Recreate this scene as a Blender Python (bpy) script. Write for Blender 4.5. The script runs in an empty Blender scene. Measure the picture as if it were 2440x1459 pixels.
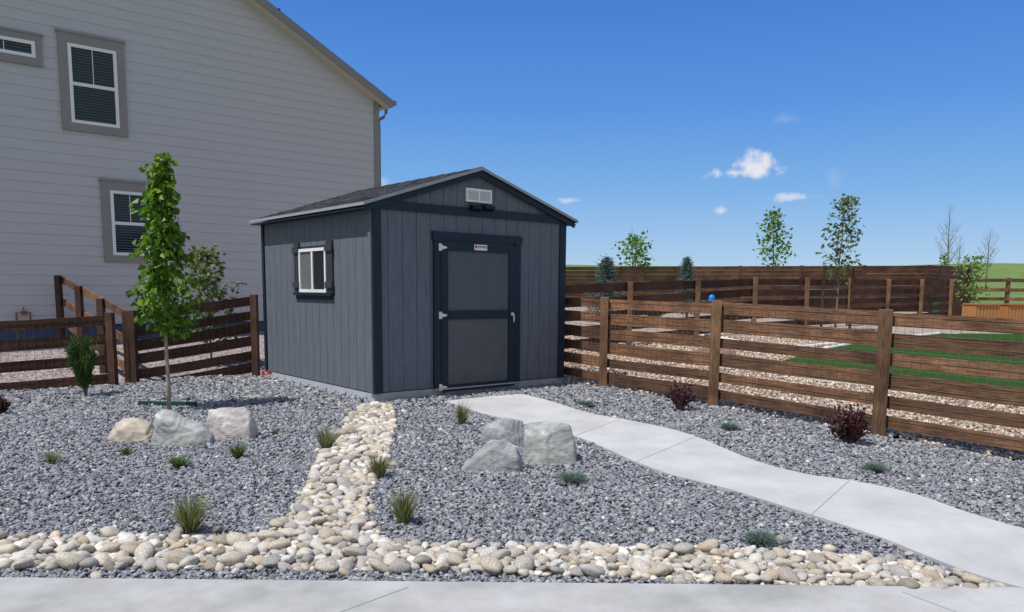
import bpy,bmesh,math,random
import numpy as np
from mathutils import Vector,Matrix,noise
random.seed(7); rng=np.random.default_rng(7)
S=bpy.context.scene; C=S.collection
PI=math.pi; rad=math.radians
# ---------------------------------------------------------------- camera
FP=1840.0; pt=math.atan(224/FP); rl=rad(.5)
F=Vector((0,math.cos(pt),-math.sin(pt))); U0=Vector((0,math.sin(pt),math.cos(pt))); R0=Vector((1,0,0))
RR=R0*math.cos(rl)+U0*math.sin(rl); UU=U0*math.cos(rl)-R0*math.sin(rl)
CAM=Vector((0,0,1.38))
cd=bpy.data.cameras.new('camera'); cam=bpy.data.objects.new('camera',cd); C.objects.link(cam)
m=Matrix((RR,UU,-F)).transposed().to_4x4(); m.translation=CAM; cam.matrix_world=m
cd.lens=FP/2440*36; cd.sensor_width=36; cd.shift_y=185.5/2440; cd.clip_end=5000; cd.clip_start=.05
S.camera=cam
def ray(px,py): return F+RR*((px-1220)/FP)+UU*((915-py)/FP)
def gz(x,y):
    x=np.asarray(x,float); y=np.asarray(y,float)
    z=np.interp(y,[3.9,7.5,9.2,10.7,12,18,30.5,45,300,3000],[-.15,-.03,0,.06,.1,.45,.66,1.1,10.7,14])
    k=np.clip((1.6-x)/.7,0,1)*np.clip((x+4.8)/.7,0,1)*np.clip((13.5-y),0,1)
    z=z*(1-k)+np.minimum(z,.015)*k
    z=z-.09*np.clip((-x-4.2)/1.5,0,1)*np.clip((y-7)/3,0,1)*np.clip(13-y,0,1)
    return z
def g1(x,y): return float(gz(x,y))
def G(px,py):
    d=ray(px,py); z=0
    for i in range(30):
        t=(z-CAM.z)/d.z; z=.5*z+.5*g1(d.x*t,d.y*t)
    return Vector((d.x*t,d.y*t,z))
def PD(px,py,Y):
    d=ray(px,py); t=Y/d.y; return CAM+d*t
AZ=rad(39.7); u=Vector((math.cos(AZ),math.sin(AZ),0)); v=Vector((-math.sin(AZ),math.cos(AZ),0))
def plane(px,py,o,n):
    d=ray(px,py); t=(o-CAM).dot(n)/d.dot(n); return CAM+d*t
# ---------------------------------------------------------------- builders
def tag(o,label=None,cat=None,group=None,kind=None):
    if label:o['label']=label
    if cat:o['category']=cat
    if group:o['group']=group
    if kind:o['kind']=kind
    return o
def empty(name,loc,rz=0,label=None,cat=None,group=None):
    o=bpy.data.objects.new(name,None); C.objects.link(o); o.location=loc; o.rotation_euler.z=rz; o.empty_display_size=.1
    return tag(o,label,cat,group)
class MB:
    def __init__(s): s.v=[]; s.f=[]
    def hexa(s,p):
        b=len(s.v); s.v+=[tuple(q) for q in p]
        s.f+=[tuple(b+i for i in q) for q in ((0,3,2,1),(4,5,6,7),(0,1,5,4),(1,2,6,5),(2,3,7,6),(3,0,4,7))]; return s
    def box(s,x0,x1,y0,y1,z0,z1):
        return s.hexa([(x0,y0,z0),(x1,y0,z0),(x1,y1,z0),(x0,y1,z0),(x0,y0,z1),(x1,y0,z1),(x1,y1,z1),(x0,y1,z1)])
    def bar(s,p,q,w,h):
        p=Vector(p);q=Vector(q);d=(q-p).normalized()
        n=d.cross(Vector((0,0,1)))
        n=Vector((1,0,0)) if n.length<.02 else n.normalized()
        up=n.cross(d).normalized()
        n=n*(w/2);k=up*(h/2)
        return s.hexa([p-n-k,p+n-k,q+n-k,q-n-k,p-n+k,p+n+k,q+n+k,q-n+k])
    def tube(s,P,r,n=8):
        P=[Vector(a) for a in P]; b=len(s.v)
        for i,a in enumerate(P):
            d=(P[min(i+1,len(P)-1)]-P[max(i-1,0)]).normalized()
            x=d.cross(Vector((.13,.31,.94)) if abs(d.z)<.9 else Vector((1,.1,0))).normalized(); y=d.cross(x)
            R=r[i] if isinstance(r,(list,tuple)) else r
            for j in range(n):
                t=2*PI*j/n; s.v.append(tuple(a+x*(R*math.cos(t))+y*(R*math.sin(t))))
        for i in range(len(P)-1):
            for j in range(n):
                s.f.append((b+i*n+j,b+i*n+(j+1)%n,b+(i+1)*n+(j+1)%n,b+(i+1)*n+j))
        s.f.append(tuple(b+j for j in range(n))[::-1]); s.f.append(tuple(b+(len(P)-1)*n+j for j in range(n)))
        return s
    def poly(s,P):
        b=len(s.v); s.v+=[tuple(p) for p in P]; s.f.append(tuple(range(b,b+len(P)))); return s
    def build(s,name,mat,parent=None,smooth=False,world=False,bevel=0):
        me=bpy.data.meshes.new(name)
        vs=s.v
        if world and parent is not None:
            L=parent.location; vs=[(a[0]-L.x,a[1]-L.y,a[2]-L.z) for a in vs]
        me.from_pydata(vs,[],s.f); me.update()
        if smooth: me.polygons.foreach_set('use_smooth',[True]*len(me.polygons))
        me.materials.append(mat)
        o=bpy.data.objects.new(name,me); C.objects.link(o)
        if parent is not None:o.parent=parent
        if bevel:
            b=o.modifiers.new('b','BEVEL'); b.width=bevel; b.segments=2; b.limit_method='ANGLE'
        return o
def npmesh(name,V,T,mat,rnd=None,smooth=False,parent=None):
    me=bpy.data.meshes.new(name); nv=len(V); nf=len(T); k=T.shape[1]
    me.vertices.add(nv); me.vertices.foreach_set('co',V.astype(np.float32).ravel())
    me.loops.add(nf*k); me.loops.foreach_set('vertex_index',T.astype(np.int32).ravel())
    me.polygons.add(nf); me.polygons.foreach_set('loop_start',np.arange(0,nf*k,k,dtype=np.int32))
    me.polygons.foreach_set('use_smooth',np.full(nf,smooth))
    me.update(calc_edges=True)
    if rnd is not None:
        a=me.attributes.new('rnd','FLOAT','POINT'); a.data.foreach_set('value',rnd.astype(np.float32))
    me.materials.append(mat)
    o=bpy.data.objects.new(name,me); C.objects.link(o)
    if parent is not None:o.parent=parent
    return o
# ---------------------------------------------------------------- materials
def newmat(name):
    mt=bpy.data.materials.new(name); mt.use_nodes=True; nt=mt.node_tree
    return mt,nt,nt.nodes['Principled BSDF'],nt.nodes['Material Output']
def ramp(nt,stops):
    r=nt.nodes.new('ShaderNodeValToRGB'); e=r.color_ramp.elements
    while len(e)<len(stops): e.new(.5)
    for el,(p,c) in zip(e,stops): el.position=p; el.color=(*c,1)
    return r
def M(name,c1,c2=None,scale=5,rough=.8,bump=0,bscale=60,sc=(1,1,1),spec=.3,metal=0,detail=6,lo=.3,hi=.7,vor=False,dist=.01,c3=None,ov=0):
    mt,nt,b,out=newmat(name); L=nt.links
    b.inputs['Roughness'].default_value=rough; b.inputs['Metallic'].default_value=metal
    b.inputs['Specular IOR Level'].default_value=spec
    b.inputs['Base Color'].default_value=(*c1,1)
    tc=nt.nodes.new('ShaderNodeTexCoord'); mp=nt.nodes.new('ShaderNodeMapping'); mp.inputs['Scale'].default_value=sc
    L.new(tc.outputs['Object'],mp.inputs['Vector'])
    if c2:
        n=nt.nodes.new('ShaderNodeTexNoise'); n.inputs['Scale'].default_value=scale; n.inputs['Detail'].default_value=detail; n.inputs['Roughness'].default_value=.65
        L.new(mp.outputs[0],n.inputs['Vector'])
        st=[(lo,c1),(hi,c2)] if not c3 else [(lo,c1),((lo+hi)/2,c2),(hi,c3)]
        r=ramp(nt,st); L.new(n.outputs[0],r.inputs[0]); col=r.outputs[0]
        if ov:
            oi=nt.nodes.new('ShaderNodeObjectInfo'); mr=nt.nodes.new('ShaderNodeMapRange'); mr.inputs[3].default_value=1-ov; mr.inputs[4].default_value=1+ov
            L.new(oi.outputs['Random'],mr.inputs[0]); mx=nt.nodes.new('ShaderNodeVectorMath'); mx.operation='SCALE'; L.new(col,mx.inputs[0]); L.new(mr.outputs[0],mx.inputs['Scale']); col=mx.outputs[0]
            va=nt.nodes.new('ShaderNodeVectorMath'); va.operation='SCALE'; va.inputs[0].default_value=(3.1,7.7,13.3); L.new(oi.outputs['Random'],va.inputs['Scale']); L.new(va.outputs[0],mp.inputs['Location'])
            nb=nt.nodes.new('ShaderNodeTexNoise'); nb.inputs['Scale'].default_value=2.2; nb.inputs['Detail'].default_value=5; L.new(tc.outputs['Object'],nb.inputs['Vector'])
            m2=nt.nodes.new('ShaderNodeMapRange'); m2.inputs[1].default_value=.35; m2.inputs[2].default_value=.65; m2.inputs[3].default_value=.62; m2.inputs[4].default_value=1.35; L.new(nb.outputs[0],m2.inputs[0])
            mx2=nt.nodes.new('ShaderNodeVectorMath'); mx2.operation='SCALE'; L.new(col,mx2.inputs[0]); L.new(m2.outputs[0],mx2.inputs['Scale']); col=mx2.outputs[0]
        L.new(col,b.inputs['Base Color'])
    if bump:
        n2=nt.nodes.new('ShaderNodeTexVoronoi' if vor else 'ShaderNodeTexNoise'); n2.inputs['Scale'].default_value=bscale
        L.new(mp.outputs[0],n2.inputs['Vector'])
        bm=nt.nodes.new('ShaderNodeBump'); bm.inputs['Strength'].default_value=bump; bm.inputs['Distance'].default_value=dist
        L.new(n2.outputs[0],bm.inputs['Height']); L.new(bm.outputs[0],b.inputs['Normal'])
    return mt
def Mattr(name,stops,rough=.8,trans=0,bump=0,bscale=80,spec=.3,var=.0,vscale=30,interp='LINEAR',objrand=False,dist=.01):
    mt,nt,b,out=newmat(name); L=nt.links
    if objrand:
        oi=nt.nodes.new('ShaderNodeObjectInfo'); src=oi.outputs['Random']
    else:
        a=nt.nodes.new('ShaderNodeAttribute'); a.attribute_name='rnd'; src=a.outputs['Fac']
    r=ramp(nt,stops); r.color_ramp.interpolation=interp; L.new(src,r.inputs[0]); col=r.outputs[0]
    b.inputs['Roughness'].default_value=rough; b.inputs['Specular IOR Level'].default_value=spec
    tc=nt.nodes.new('ShaderNodeTexCoord')
    if var:
        n=nt.nodes.new('ShaderNodeTexNoise'); n.inputs['Scale'].default_value=vscale; n.inputs['Detail'].default_value=5
        L.new(tc.outputs['Object'],n.inputs['Vector'])
        mr=nt.nodes.new('ShaderNodeMapRange'); mr.inputs[1].default_value=.3; mr.inputs[2].default_value=.7; mr.inputs[3].default_value=1-var; mr.inputs[4].default_value=1+var
        L.new(n.outputs[0],mr.inputs[0])
        mx=nt.nodes.new('ShaderNodeVectorMath'); mx.operation='SCALE'; L.new(col,mx.inputs[0]); L.new(mr.outputs[0],mx.inputs['Scale']); col=mx.outputs[0]
    L.new(col,b.inputs['Base Color'])
    if bump:
        n2=nt.nodes.new('ShaderNodeTexNoise'); n2.inputs['Scale'].default_value=bscale; L.new(tc.outputs['Object'],n2.inputs['Vector'])
        bm=nt.nodes.new('ShaderNodeBump'); bm.inputs['Strength'].default_value=bump; bm.inputs['Distance'].default_value=dist
        L.new(n2.outputs[0],bm.inputs['Height']); L.new(bm.outputs[0],b.inputs['Normal'])
    if trans:
        t=nt.nodes.new('ShaderNodeBsdfTranslucent'); L.new(col,t.inputs['Color'])
        ms=nt.nodes.new('ShaderNodeMixShader'); ms.inputs[0].default_value=trans
        L.new(b.outputs[0],ms.inputs[1]); L.new(t.outputs[0],ms.inputs[2]); L.new(ms.outputs[0],out.inputs['Surface'])
    return mt
def Mgravel(name,stops,scale,extra=None):
    mt,nt,b,out=newmat(name); L=nt.links
    tc=nt.nodes.new('ShaderNodeTexCoord'); vo=nt.nodes.new('ShaderNodeTexVoronoi'); vo.inputs['Scale'].default_value=scale
    L.new(tc.outputs['Object'],vo.inputs['Vector'])
    sp=nt.nodes.new('ShaderNodeSeparateColor'); L.new(vo.outputs['Color'],sp.inputs[0])
    r=ramp(nt,stops); L.new(sp.outputs[0],r.inputs[0])
    mr=nt.nodes.new('ShaderNodeMapRange'); mr.inputs[1].default_value=.25; mr.inputs[2].default_value=.75; mr.inputs[3].default_value=1; mr.inputs[4].default_value=.4
    L.new(vo.outputs['Distance'],mr.inputs[0])
    mx=nt.nodes.new('ShaderNodeVectorMath'); mx.operation='SCALE'; L.new(r.outputs[0],mx.inputs[0]); L.new(mr.outputs[0],mx.inputs['Scale'])
    L.new(mx.outputs[0],b.inputs['Base Color']); b.inputs['Roughness'].default_value=.9
    bm=nt.nodes.new('ShaderNodeBump'); bm.invert=True; bm.inputs['Strength'].default_value=1; bm.inputs['Distance'].default_value=.03
    L.new(vo.outputs['Distance'],bm.inputs['Height']); L.new(bm.outputs[0],b.inputs['Normal'])
    return mt
gs=[(0,(.105,.112,.13)),(.3,(.175,.183,.205)),(.55,(.245,.252,.272)),(.77,(.32,.325,.34)),(.9,(.39,.37,.34)),(1,(.62,.61,.59))]
m_grav=Mgravel('grey_gravel',[(p,tuple(q*.62 for q in c)) for p,c in gs],40)
m_stone=Mattr('crushed_stone',gs,rough=.75,var=.22,vscale=70)
ts=[(0,(.24,.17,.12)),(.4,(.48,.37,.28)),(.75,(.62,.51,.41)),(1,(.74,.66,.57))]
m_tan=Mgravel('tan_gravel',ts,22); m_tanst=Mattr('tan_stone',ts,var=.2,vscale=60)
m_pink=Mgravel('pinkish_gravel',[(0,(.2,.15,.15)),(.5,(.4,.32,.31)),(1,(.6,.52,.5))],24)
cs=[(0,(.27,.235,.19)),(.15,(.52,.46,.36)),(.3,(.38,.36,.33)),(.45,(.62,.57,.48)),(.6,(.42,.34,.25)),(.75,(.68,.65,.58)),(.9,(.31,.30,.28)),(1,(.52,.42,.30))]
m_cob=Mattr('river_cobble',cs,rough=.75,var=.35,vscale=9,objrand=True,bump=.5,bscale=26,dist=.015)
m_cob2=Mattr('river_cobble_far',cs,rough=.75,var=.3,vscale=22)
m_conc=M('concrete_path',(.39,.39,.382),(.50,.498,.485),scale=1.6,rough=.85,bump=.4,bscale=160,dist=.004,lo=.35,hi=.62)
m_conc2=M('concrete_walk',(.30,.30,.28),(.46,.455,.44),scale=1.3,rough=.88,bump=.5,bscale=140,dist=.004,lo=.38,hi=.62)
m_joint=M('joint_dark',(.24,.24,.235),rough=.95)
m_field=M('field_grass',(.075,.14,.025),(.13,.2,.045),scale=.35,rough=.95,bump=.8,bscale=8,dist=.1,c3=(.17,.21,.07))
m_turf=M('turf',(.022,.06,.010),(.045,.105,.018),scale=9,rough=.95,bump=.8,bscale=220,dist=.02,spec=.1)
m_white=M('white_paint',(.82,.82,.81),(.75,.75,.74),scale=3,rough=.5)
m_edge=M('edging_concrete',(.7,.68,.64),(.58,.56,.53),scale=8,rough=.85,bump=.3,bscale=60)
m_shed=M('shed_siding',(.105,.121,.148),(.145,.163,.194),scale=3,rough=.6,bump=.8,bscale=9,sc=(7,7,1),dist=.006)
m_navy=M('navy_trim',(.008,.019,.034),(.013,.027,.045),scale=4,rough=.5,bump=.4,bscale=9,sc=(6,6,2),dist=.004)
m_shut=M('shutter_paint',(.035,.042,.052),(.052,.06,.072),scale=4,rough=.55,bump=.4,bscale=9,sc=(6,6,2),dist=.004)
m_panel=M('door_panel',(.088,.096,.108),(.108,.117,.130),scale=4,rough=.65,bump=.15,bscale=120)
m_metal=M('galvanised',(.62,.65,.69),(.48,.52,.57),scale=9,rough=.45,metal=.3,spec=.5)
m_skid=M('skid_metal',(.42,.43,.44),(.32,.33,.34),scale=5,rough=.75)
m_drip=M('drip_metal',(.36,.37,.39),(.30,.31,.33),scale=5,rough=.5)
m_silver=M('silver',(.75,.75,.75),rough=.35,metal=.35)
m_black=M('black_plastic',(.01,.01,.011),rough=.35)
m_glassd,nt,b,o_=newmat('dark_glass'); b.inputs['Base Color'].default_value=(.01,.013,.016,1); b.inputs['Roughness'].default_value=.06; b.inputs['Specular IOR Level'].default_value=.35
m_glassl,nt,b,o_=newmat('pale_glass'); b.inputs['Base Color'].default_value=(.14,.145,.145,1); b.inputs['Roughness'].default_value=.1
m_blind=M('blind',(.05,.085,.10),rough=.6)
m_house=M('house_siding',(.485,.478,.485),(.525,.517,.523),scale=2.5,rough=.75,bump=.3,bscale=10,sc=(1,1,6),dist=.004)
m_htrim=M('house_trim',(.25,.238,.225),(.28,.266,.25),scale=3,rough=.7)
m_hcorner=M('house_corner',(.25,.245,.24),rough=.7)
m_fasc=M('fascia',(.24,.23,.225),rough=.6)
m_soff=M('soffit',(.60,.55,.47),rough=.7)
m_found=M('foundation',(.05,.075,.14),(.09,.12,.19),scale=3,rough=.9)
def Mshingle(name,c1,c2):
    mt,nt,b,out=newmat(name); L=nt.links
    tc=nt.nodes.new('ShaderNodeTexCoord'); sp=nt.nodes.new('ShaderNodeSeparateXYZ'); cb=nt.nodes.new('ShaderNodeCombineXYZ')
    L.new(tc.outputs['Object'],sp.inputs[0]); L.new(sp.outputs[1],cb.inputs[0]); L.new(sp.outputs[0],cb.inputs[1])
    br=nt.nodes.new('ShaderNodeTexBrick'); br.inputs['Scale'].default_value=1; br.inputs['Brick Width'].default_value=.22; br.inputs['Row Height'].default_value=.125
    br.inputs['Mortar Size'].default_value=.006; br.inputs['Color1'].default_value=(*c1,1); br.inputs['Color2'].default_value=(*c2,1); br.inputs['Mortar'].default_value=(.01,.01,.012,1)
    L.new(cb.outputs[0],br.inputs['Vector'])
    n=nt.nodes.new('ShaderNodeTexNoise'); n.inputs['Scale'].default_value=60; L.new(tc.outputs['Object'],n.inputs[0])
    mr=nt.nodes.new('ShaderNodeMapRange'); mr.inputs[1].default_value=.35; mr.inputs[2].default_value=.65; mr.inputs[3].default_value=.45; mr.inputs[4].default_value=1.6
    L.new(n.outputs[0],mr.inputs[0])
    mx=nt.nodes.new('ShaderNodeVectorMath'); mx.operation='SCALE'; L.new(br.outputs[0],mx.inputs[0]); L.new(mr.outputs[0],mx.inputs['Scale']); L.new(mx.outputs[0],b.inputs['Base Color'])
    b.inputs['Roughness'].default_value=.95; b.inputs['Specular IOR Level'].default_value=.15
    bm=nt.nodes.new('ShaderNodeBump'); bm.inputs['Distance'].default_value=.01; L.new(br.outputs['Fac'],bm.inputs['Height']); bm.invert=True; L.new(bm.outputs[0],b.inputs['Normal'])
    return mt
m_shing=Mshingle('shingles',(.035,.037,.042),(.075,.078,.085))
m_shing2=Mshingle('house_shingles',(.08,.075,.07),(.12,.11,.1))
m_wood=M('fence_board',(.062,.028,.015),(.235,.12,.064),scale=5,rough=.75,bump=.6,bscale=12,sc=(1.1,1.1,22),dist=.005,lo=.36,hi=.62,ov=.35)
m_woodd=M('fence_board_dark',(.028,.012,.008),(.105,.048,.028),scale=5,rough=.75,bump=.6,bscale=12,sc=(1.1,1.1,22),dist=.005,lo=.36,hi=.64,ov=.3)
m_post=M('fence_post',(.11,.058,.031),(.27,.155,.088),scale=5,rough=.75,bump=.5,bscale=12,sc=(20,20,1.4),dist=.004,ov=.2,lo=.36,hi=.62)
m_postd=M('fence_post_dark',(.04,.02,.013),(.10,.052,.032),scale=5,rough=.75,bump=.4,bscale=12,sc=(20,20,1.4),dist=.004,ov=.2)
m_orange=M('cedar_box',(.34,.15,.05),(.48,.24,.09),scale=6,rough=.7,sc=(1,1,12))
m_wire=M('wire',(.20,.17,.13),rough=.6,metal=.2)
m_wired=M('wire_dull',(.09,.08,.07),rough=.6)
m_bark=M('bark_young',(.25,.2,.16),(.38,.33,.27),scale=20,rough=.85,bump=.5,bscale=40)
m_barkd=M('bark_dark',(.13,.10,.085),(.2,.17,.15),scale=20,rough=.85)
m_leaf=Mattr('leaf_bright',[(0,(.05,.13,.012)),(.5,(.12,.25,.02)),(1,(.25,.40,.04))],rough=.42,trans=.45)
m_leaf2=Mattr('leaf_mid',[(0,(.08,.13,.035)),(.6,(.16,.23,.06)),(1,(.27,.28,.1))],rough=.5,trans=.4)
m_leaf3=Mattr('leaf_fine',[(0,(.035,.085,.015)),(1,(.11,.20,.035))],rough=.6,trans=.3)
m_leafy=Mattr('leaf_light',[(0,(.13,.24,.05)),(1,(.29,.42,.11))],rough=.5,trans=.45)
m_maroon=Mattr('leaf_maroon',[(0,(.03,.01,.014)),(.7,(.09,.024,.034)),(1,(.17,.06,.055))],rough=.5,trans=.25)
m_spruce=Mattr('needle_blue',[(0,(.06,.10,.09)),(1,(.15,.22,.205))],rough=.7)
m_gr=Mattr('grass_blade',[(0,(.08,.12,.03)),(.5,(.17,.21,.065)),(1,(.46,.41,.22))],rough=.6,trans=.3)
m_grg=Mattr('grass_green',[(0,(.05,.10,.02)),(1,(.17,.26,.06))],rough=.6,trans=.3)
m_fes=Mattr('fescue_blue',[(0,(.08,.13,.095)),(1,(.22,.31,.25))],rough=.7,trans=.25)
def Mrock(name,a,b_,c,vein,rust=(.30,.22,.15),ns=4.5):
    mt,nt,b,out=newmat(name); L=nt.links
    tc=nt.nodes.new('ShaderNodeTexCoord'); mp=nt.nodes.new('ShaderNodeMapping'); mp.inputs['Scale'].default_value=(1,1,1.8); mp.inputs['Rotation'].default_value=(.5,.4,0); L.new(tc.outputs['Object'],mp.inputs[0])
    n=nt.nodes.new('ShaderNodeTexNoise'); n.inputs['Scale'].default_value=ns; n.inputs['Detail'].default_value=12; n.inputs['Roughness'].default_value=.72; n.inputs['Distortion'].default_value=.5
    L.new(mp.outputs[0],n.inputs[0]); r=ramp(nt,[(.30,a),(.44,b_),(.58,c),(.68,vein)]); L.new(n.outputs[0],r.inputs[0])
    n3=nt.nodes.new('ShaderNodeTexNoise'); n3.inputs['Scale'].default_value=3.3; n3.inputs['Detail'].default_value=8; L.new(tc.outputs['Object'],n3.inputs[0])
    mr=nt.nodes.new('ShaderNodeMapRange'); mr.inputs[1].default_value=.56; mr.inputs[2].default_value=.7; mr.inputs[4].default_value=.5; L.new(n3.outputs[0],mr.inputs[0])
    mx=nt.nodes.new('ShaderNodeMix'); mx.data_type='RGBA'; L.new(mr.outputs[0],mx.inputs[0]); L.new(r.outputs[0],mx.inputs[6]); mx.inputs[7].default_value=(*rust,1)
    L.new(mx.outputs[2],b.inputs['Base Color'])
    b.inputs['Roughness'].default_value=.85
    n2=nt.nodes.new('ShaderNodeTexNoise'); n2.inputs['Scale'].default_value=22; n2.inputs['Detail'].default_value=10; n2.inputs['Roughness'].default_value=.65; L.new(mp.outputs[0],n2.inputs[0])
    bm=nt.nodes.new('ShaderNodeBump'); bm.inputs['Strength'].default_value=.5; bm.inputs['Distance'].default_value=.015; L.new(n2.outputs[0],bm.inputs['Height']); L.new(bm.outputs[0],b.inputs['Normal'])
    return mt
m_rg=Mrock('rock_grey_green',(.15,.165,.155),(.28,.30,.285),(.38,.395,.375),(.58,.58,.56))
m_rg2=Mrock('rock_slate',(.13,.145,.15),(.245,.26,.265),(.34,.355,.36),(.52,.525,.52),ns=6)
m_rt=Mrock('rock_tan',(.18,.145,.11),(.40,.34,.27),(.52,.46,.38),(.64,.6,.53))
m_rp=Mrock('rock_pink',(.17,.15,.15),(.38,.345,.335),(.52,.475,.46),(.72,.69,.67))
m_rd=Mrock('rock_dark',(.03,.03,.028),(.07,.07,.062),(.12,.115,.10),(.2,.19,.17))
m_rb=Mrock('rock_brown',(.1,.06,.045),(.17,.10,.08),(.22,.14,.1),(.28,.2,.16))
m_red=M('red_plastic',(.6,.02,.015),rough=.5); m_blue=M('blue_plastic',(.01,.2,.6),rough=.35)
m_green=M('green_box',(.02,.09,.04),(.025,.11,.05),scale=5,rough=.5)
m_stake=M('green_metal',(.015,.06,.045),rough=.5)
m_copper=M('pipe_brass',(.25,.13,.05),rough=.4,metal=.6)
# ---------------------------------------------------------------- terrain
def inpoly(x,y,P):
    r=np.zeros(np.shape(x),bool); n=len(P)
    for i in range(n):
        x0,y0=P[i]; x1,y1=P[(i+1)%n]
        if y0==y1: continue
        c=((y0>y)!=(y1>y))&(x<(x1-x0)*(y-y0)/(y1-y0)+x0); r^=c
    return r
def gridmesh(name,xs,ys,dz,mat,poly=None,zf=None):
    X,Y=np.meshgrid(xs,ys); Z=gz(X,Y)+dz
    if zf is not None: Z=Z+zf(X,Y)
    V=np.stack([X.ravel(),Y.ravel(),Z.ravel()],1); nx=len(xs); ny=len(ys)
    i,j=np.meshgrid(np.arange(nx-1),np.arange(ny-1)); a=(j*nx+i).ravel()
    T=np.stack([a,a+1,a+1+nx,a+nx],1)
    if poly is not None:
        cx=V[T,0].mean(1); cy=V[T,1].mean(1); T=T[inpoly(cx,cy,poly)]
        us,inv=np.unique(T,return_inverse=True); V=V[us]; T=inv.reshape(T.shape)
    return npmesh(name,V,T,mat,smooth=True)
xs=np.unique(np.concatenate([np.linspace(-1500,-40,20),np.linspace(-40,-10,25),np.arange(-10,10.01,.25),np.linspace(10,40,40),np.linspace(40,250,40),np.linspace(250,1500,20)]))
ys=np.unique(np.concatenate([np.linspace(-60,2,12),np.arange(2,20.01,.25),[3.9,9.2,10.7],np.linspace(20,46,50),[30.5,45],np.linspace(46,310,60),np.linspace(310,3000,14)]))
def bumps(X,Y): return np.where(Y>45,np.clip((Y-45)/150,0,1)*(.5*np.sin(X*.03+1)+.35*np.sin(X*.07+Y*.03)),0)-.03+2.6*np.exp(-((X-128)/26)**2-((Y-205)/55)**2)
tag(gridmesh('ground',xs,ys,0,m_field,zf=bumps),kind='structure')
fd=Vector((.6,-.8,0)); f0=Vector((2.42,9.2,0))
def FL(s): return f0+fd*s
fa,fb=FL(-5),FL(9)
front=[(-10,3.2),(fb.x+.6,fb.y+.4-1),(fb.x,fb.y),(fa.x,fa.y),(-2.5,13),(-3.87,11.95),(-5.53,10.95),(-10,8.9)]
tag(gridmesh('gravel_bed',np.arange(-10,8,.25),np.arange(1.5,13.5,.25),-.004,m_grav,front),kind='structure')
neigh=[(fb.x+.1,fb.y),(30,2),(30,30),(16.3,30.6),(-6,34),(-3,14),(fa.x,fa.y)]
tag(gridmesh('neighbour_gravel_bed',np.arange(-6,30,.3),np.arange(1,34,.3),-.008,m_tan,neigh),kind='structure')
tag(gridmesh('side_yard_gravel',np.arange(-18,-1,.3),np.arange(8,20,.3),-.012,m_pink,[(-18,5),(-10,8.9),(-5.53,10.95),(-3.87,11.95),(-2.5,13),(-2,20),(-18,20)]),kind='structure')
tp=[(1832,872),(1860,888),(1920,905),(2100,925),(2300,940),(2440,948),(2700,965)]
tg=[G(*p) for p in tp]+[G(2900,800),G(2245,797),G(2060,818),G(1960,835)]
P2=[(p.x,p.y) for p in tg]
tag(gridmesh('artificial_turf',np.arange(min(p[0] for p in P2),max(p[0] for p in P2),.09),np.arange(min(p[1] for p in P2),max(p[1] for p in P2),.09),.02,m_turf,P2),kind='structure')
def spline(P,k=8):
    P=[Vector(p) for p in P]; out=[]
    for i in range(len(P)-1):
        a=P[max(i-1,0)];b=P[i];c=P[i+1];d=P[min(i+2,len(P)-1)]
        for j in range(k):
            t=j/k; out.append(.5*((2*b)+(c-a)*t+(2*a-5*b+4*c-d)*t*t+(3*b-a-3*c+d)*t**3))
    out.append(P[-1]); return out
def edging(pts,label):
    r=empty('landscape_edging',pts[0],0,label,'edging'); mb=MB(); sp=spline(pts,5)
    mb.tube([Vector((p.x,p.y,g1(p.x,p.y)+.025)) for p in sp],.038,6); o=mb.build('curb_strip',m_edge,r,True,True)
edging([G(*p) for p in tp],'pale curved curb along the near edge of the green turf beyond the right fence')
edging([G(1960,835),G(2060,818),G(2150,807),G(2245,797)],'short pale curb at the far left corner of the green turf')
edging([G(1640,795),G(1750,815),G(1850,832),G(1990,822),G(2045,820)],'thin pale curb across the tan gravel left of the turf')
# path
prs=[((1062,960),(1242,943)),((1150,990),(1330,966)),((1250,1015),(1400,988)),((1370,1045),(1480,1003)),((1440,1073),(1570,1021)),((1505,1103),(1650,1043)),((1600,1138),(1720,1072)),((1720,1168),(1810,1108)),((1830,1202),(1920,1136)),((1950,1240),(2040,1154)),((2100,1290),(2170,1182)),((2230,1343),(2310,1230)),((2345,1385),(2440,1268)),((2520,1425),(2700,1330)),((2800,1440),(3100,1400))]
LA=spline([G(*a) for a,b in prs],8); LB=spline([G(*b) for a,b in prs],8)
mb=MB(); K=5; n=len(LA)
for a,b in zip(LA,LB):
    for k in range(K):
        p=a.lerp(b,k/(K-1)); mb.v.append((p.x,p.y,g1(p.x,p.y)+.024))
for i in range(n-1):
    for k in range(K-1):
        q=i*K+k; mb.f.append((q,q+1,q+K+1,q+K))
for side in (0,K-1):
    b0=len(mb.v)
    for i in range(n):
        w=mb.v[i*K+side]; mb.v.append((w[0],w[1],w[2]-.12))
    for i in range(n-1): mb.f.append((i*K+side,(i+1)*K+side,b0+i+1,b0+i))
path=tag(mb.build('path',m_conc),kind='structure')
pathpoly=[(p.x,p.y) for p in LA]+[(p.x,p.y) for p in reversed(LB)]
for ix in (24,41,71):
    a=LA[ix];b=LB[ix]; mb=MB(); pr=[Vector((p.x,p.y,g1(p.x,p.y)+.0225)) for p in (a.lerp(b,i/6) for i in range(7))]
    for p,q in zip(pr,pr[1:]): mb.bar(p,q,.005,.006)
    mb.build('path_joint',m_joint,path)
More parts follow.
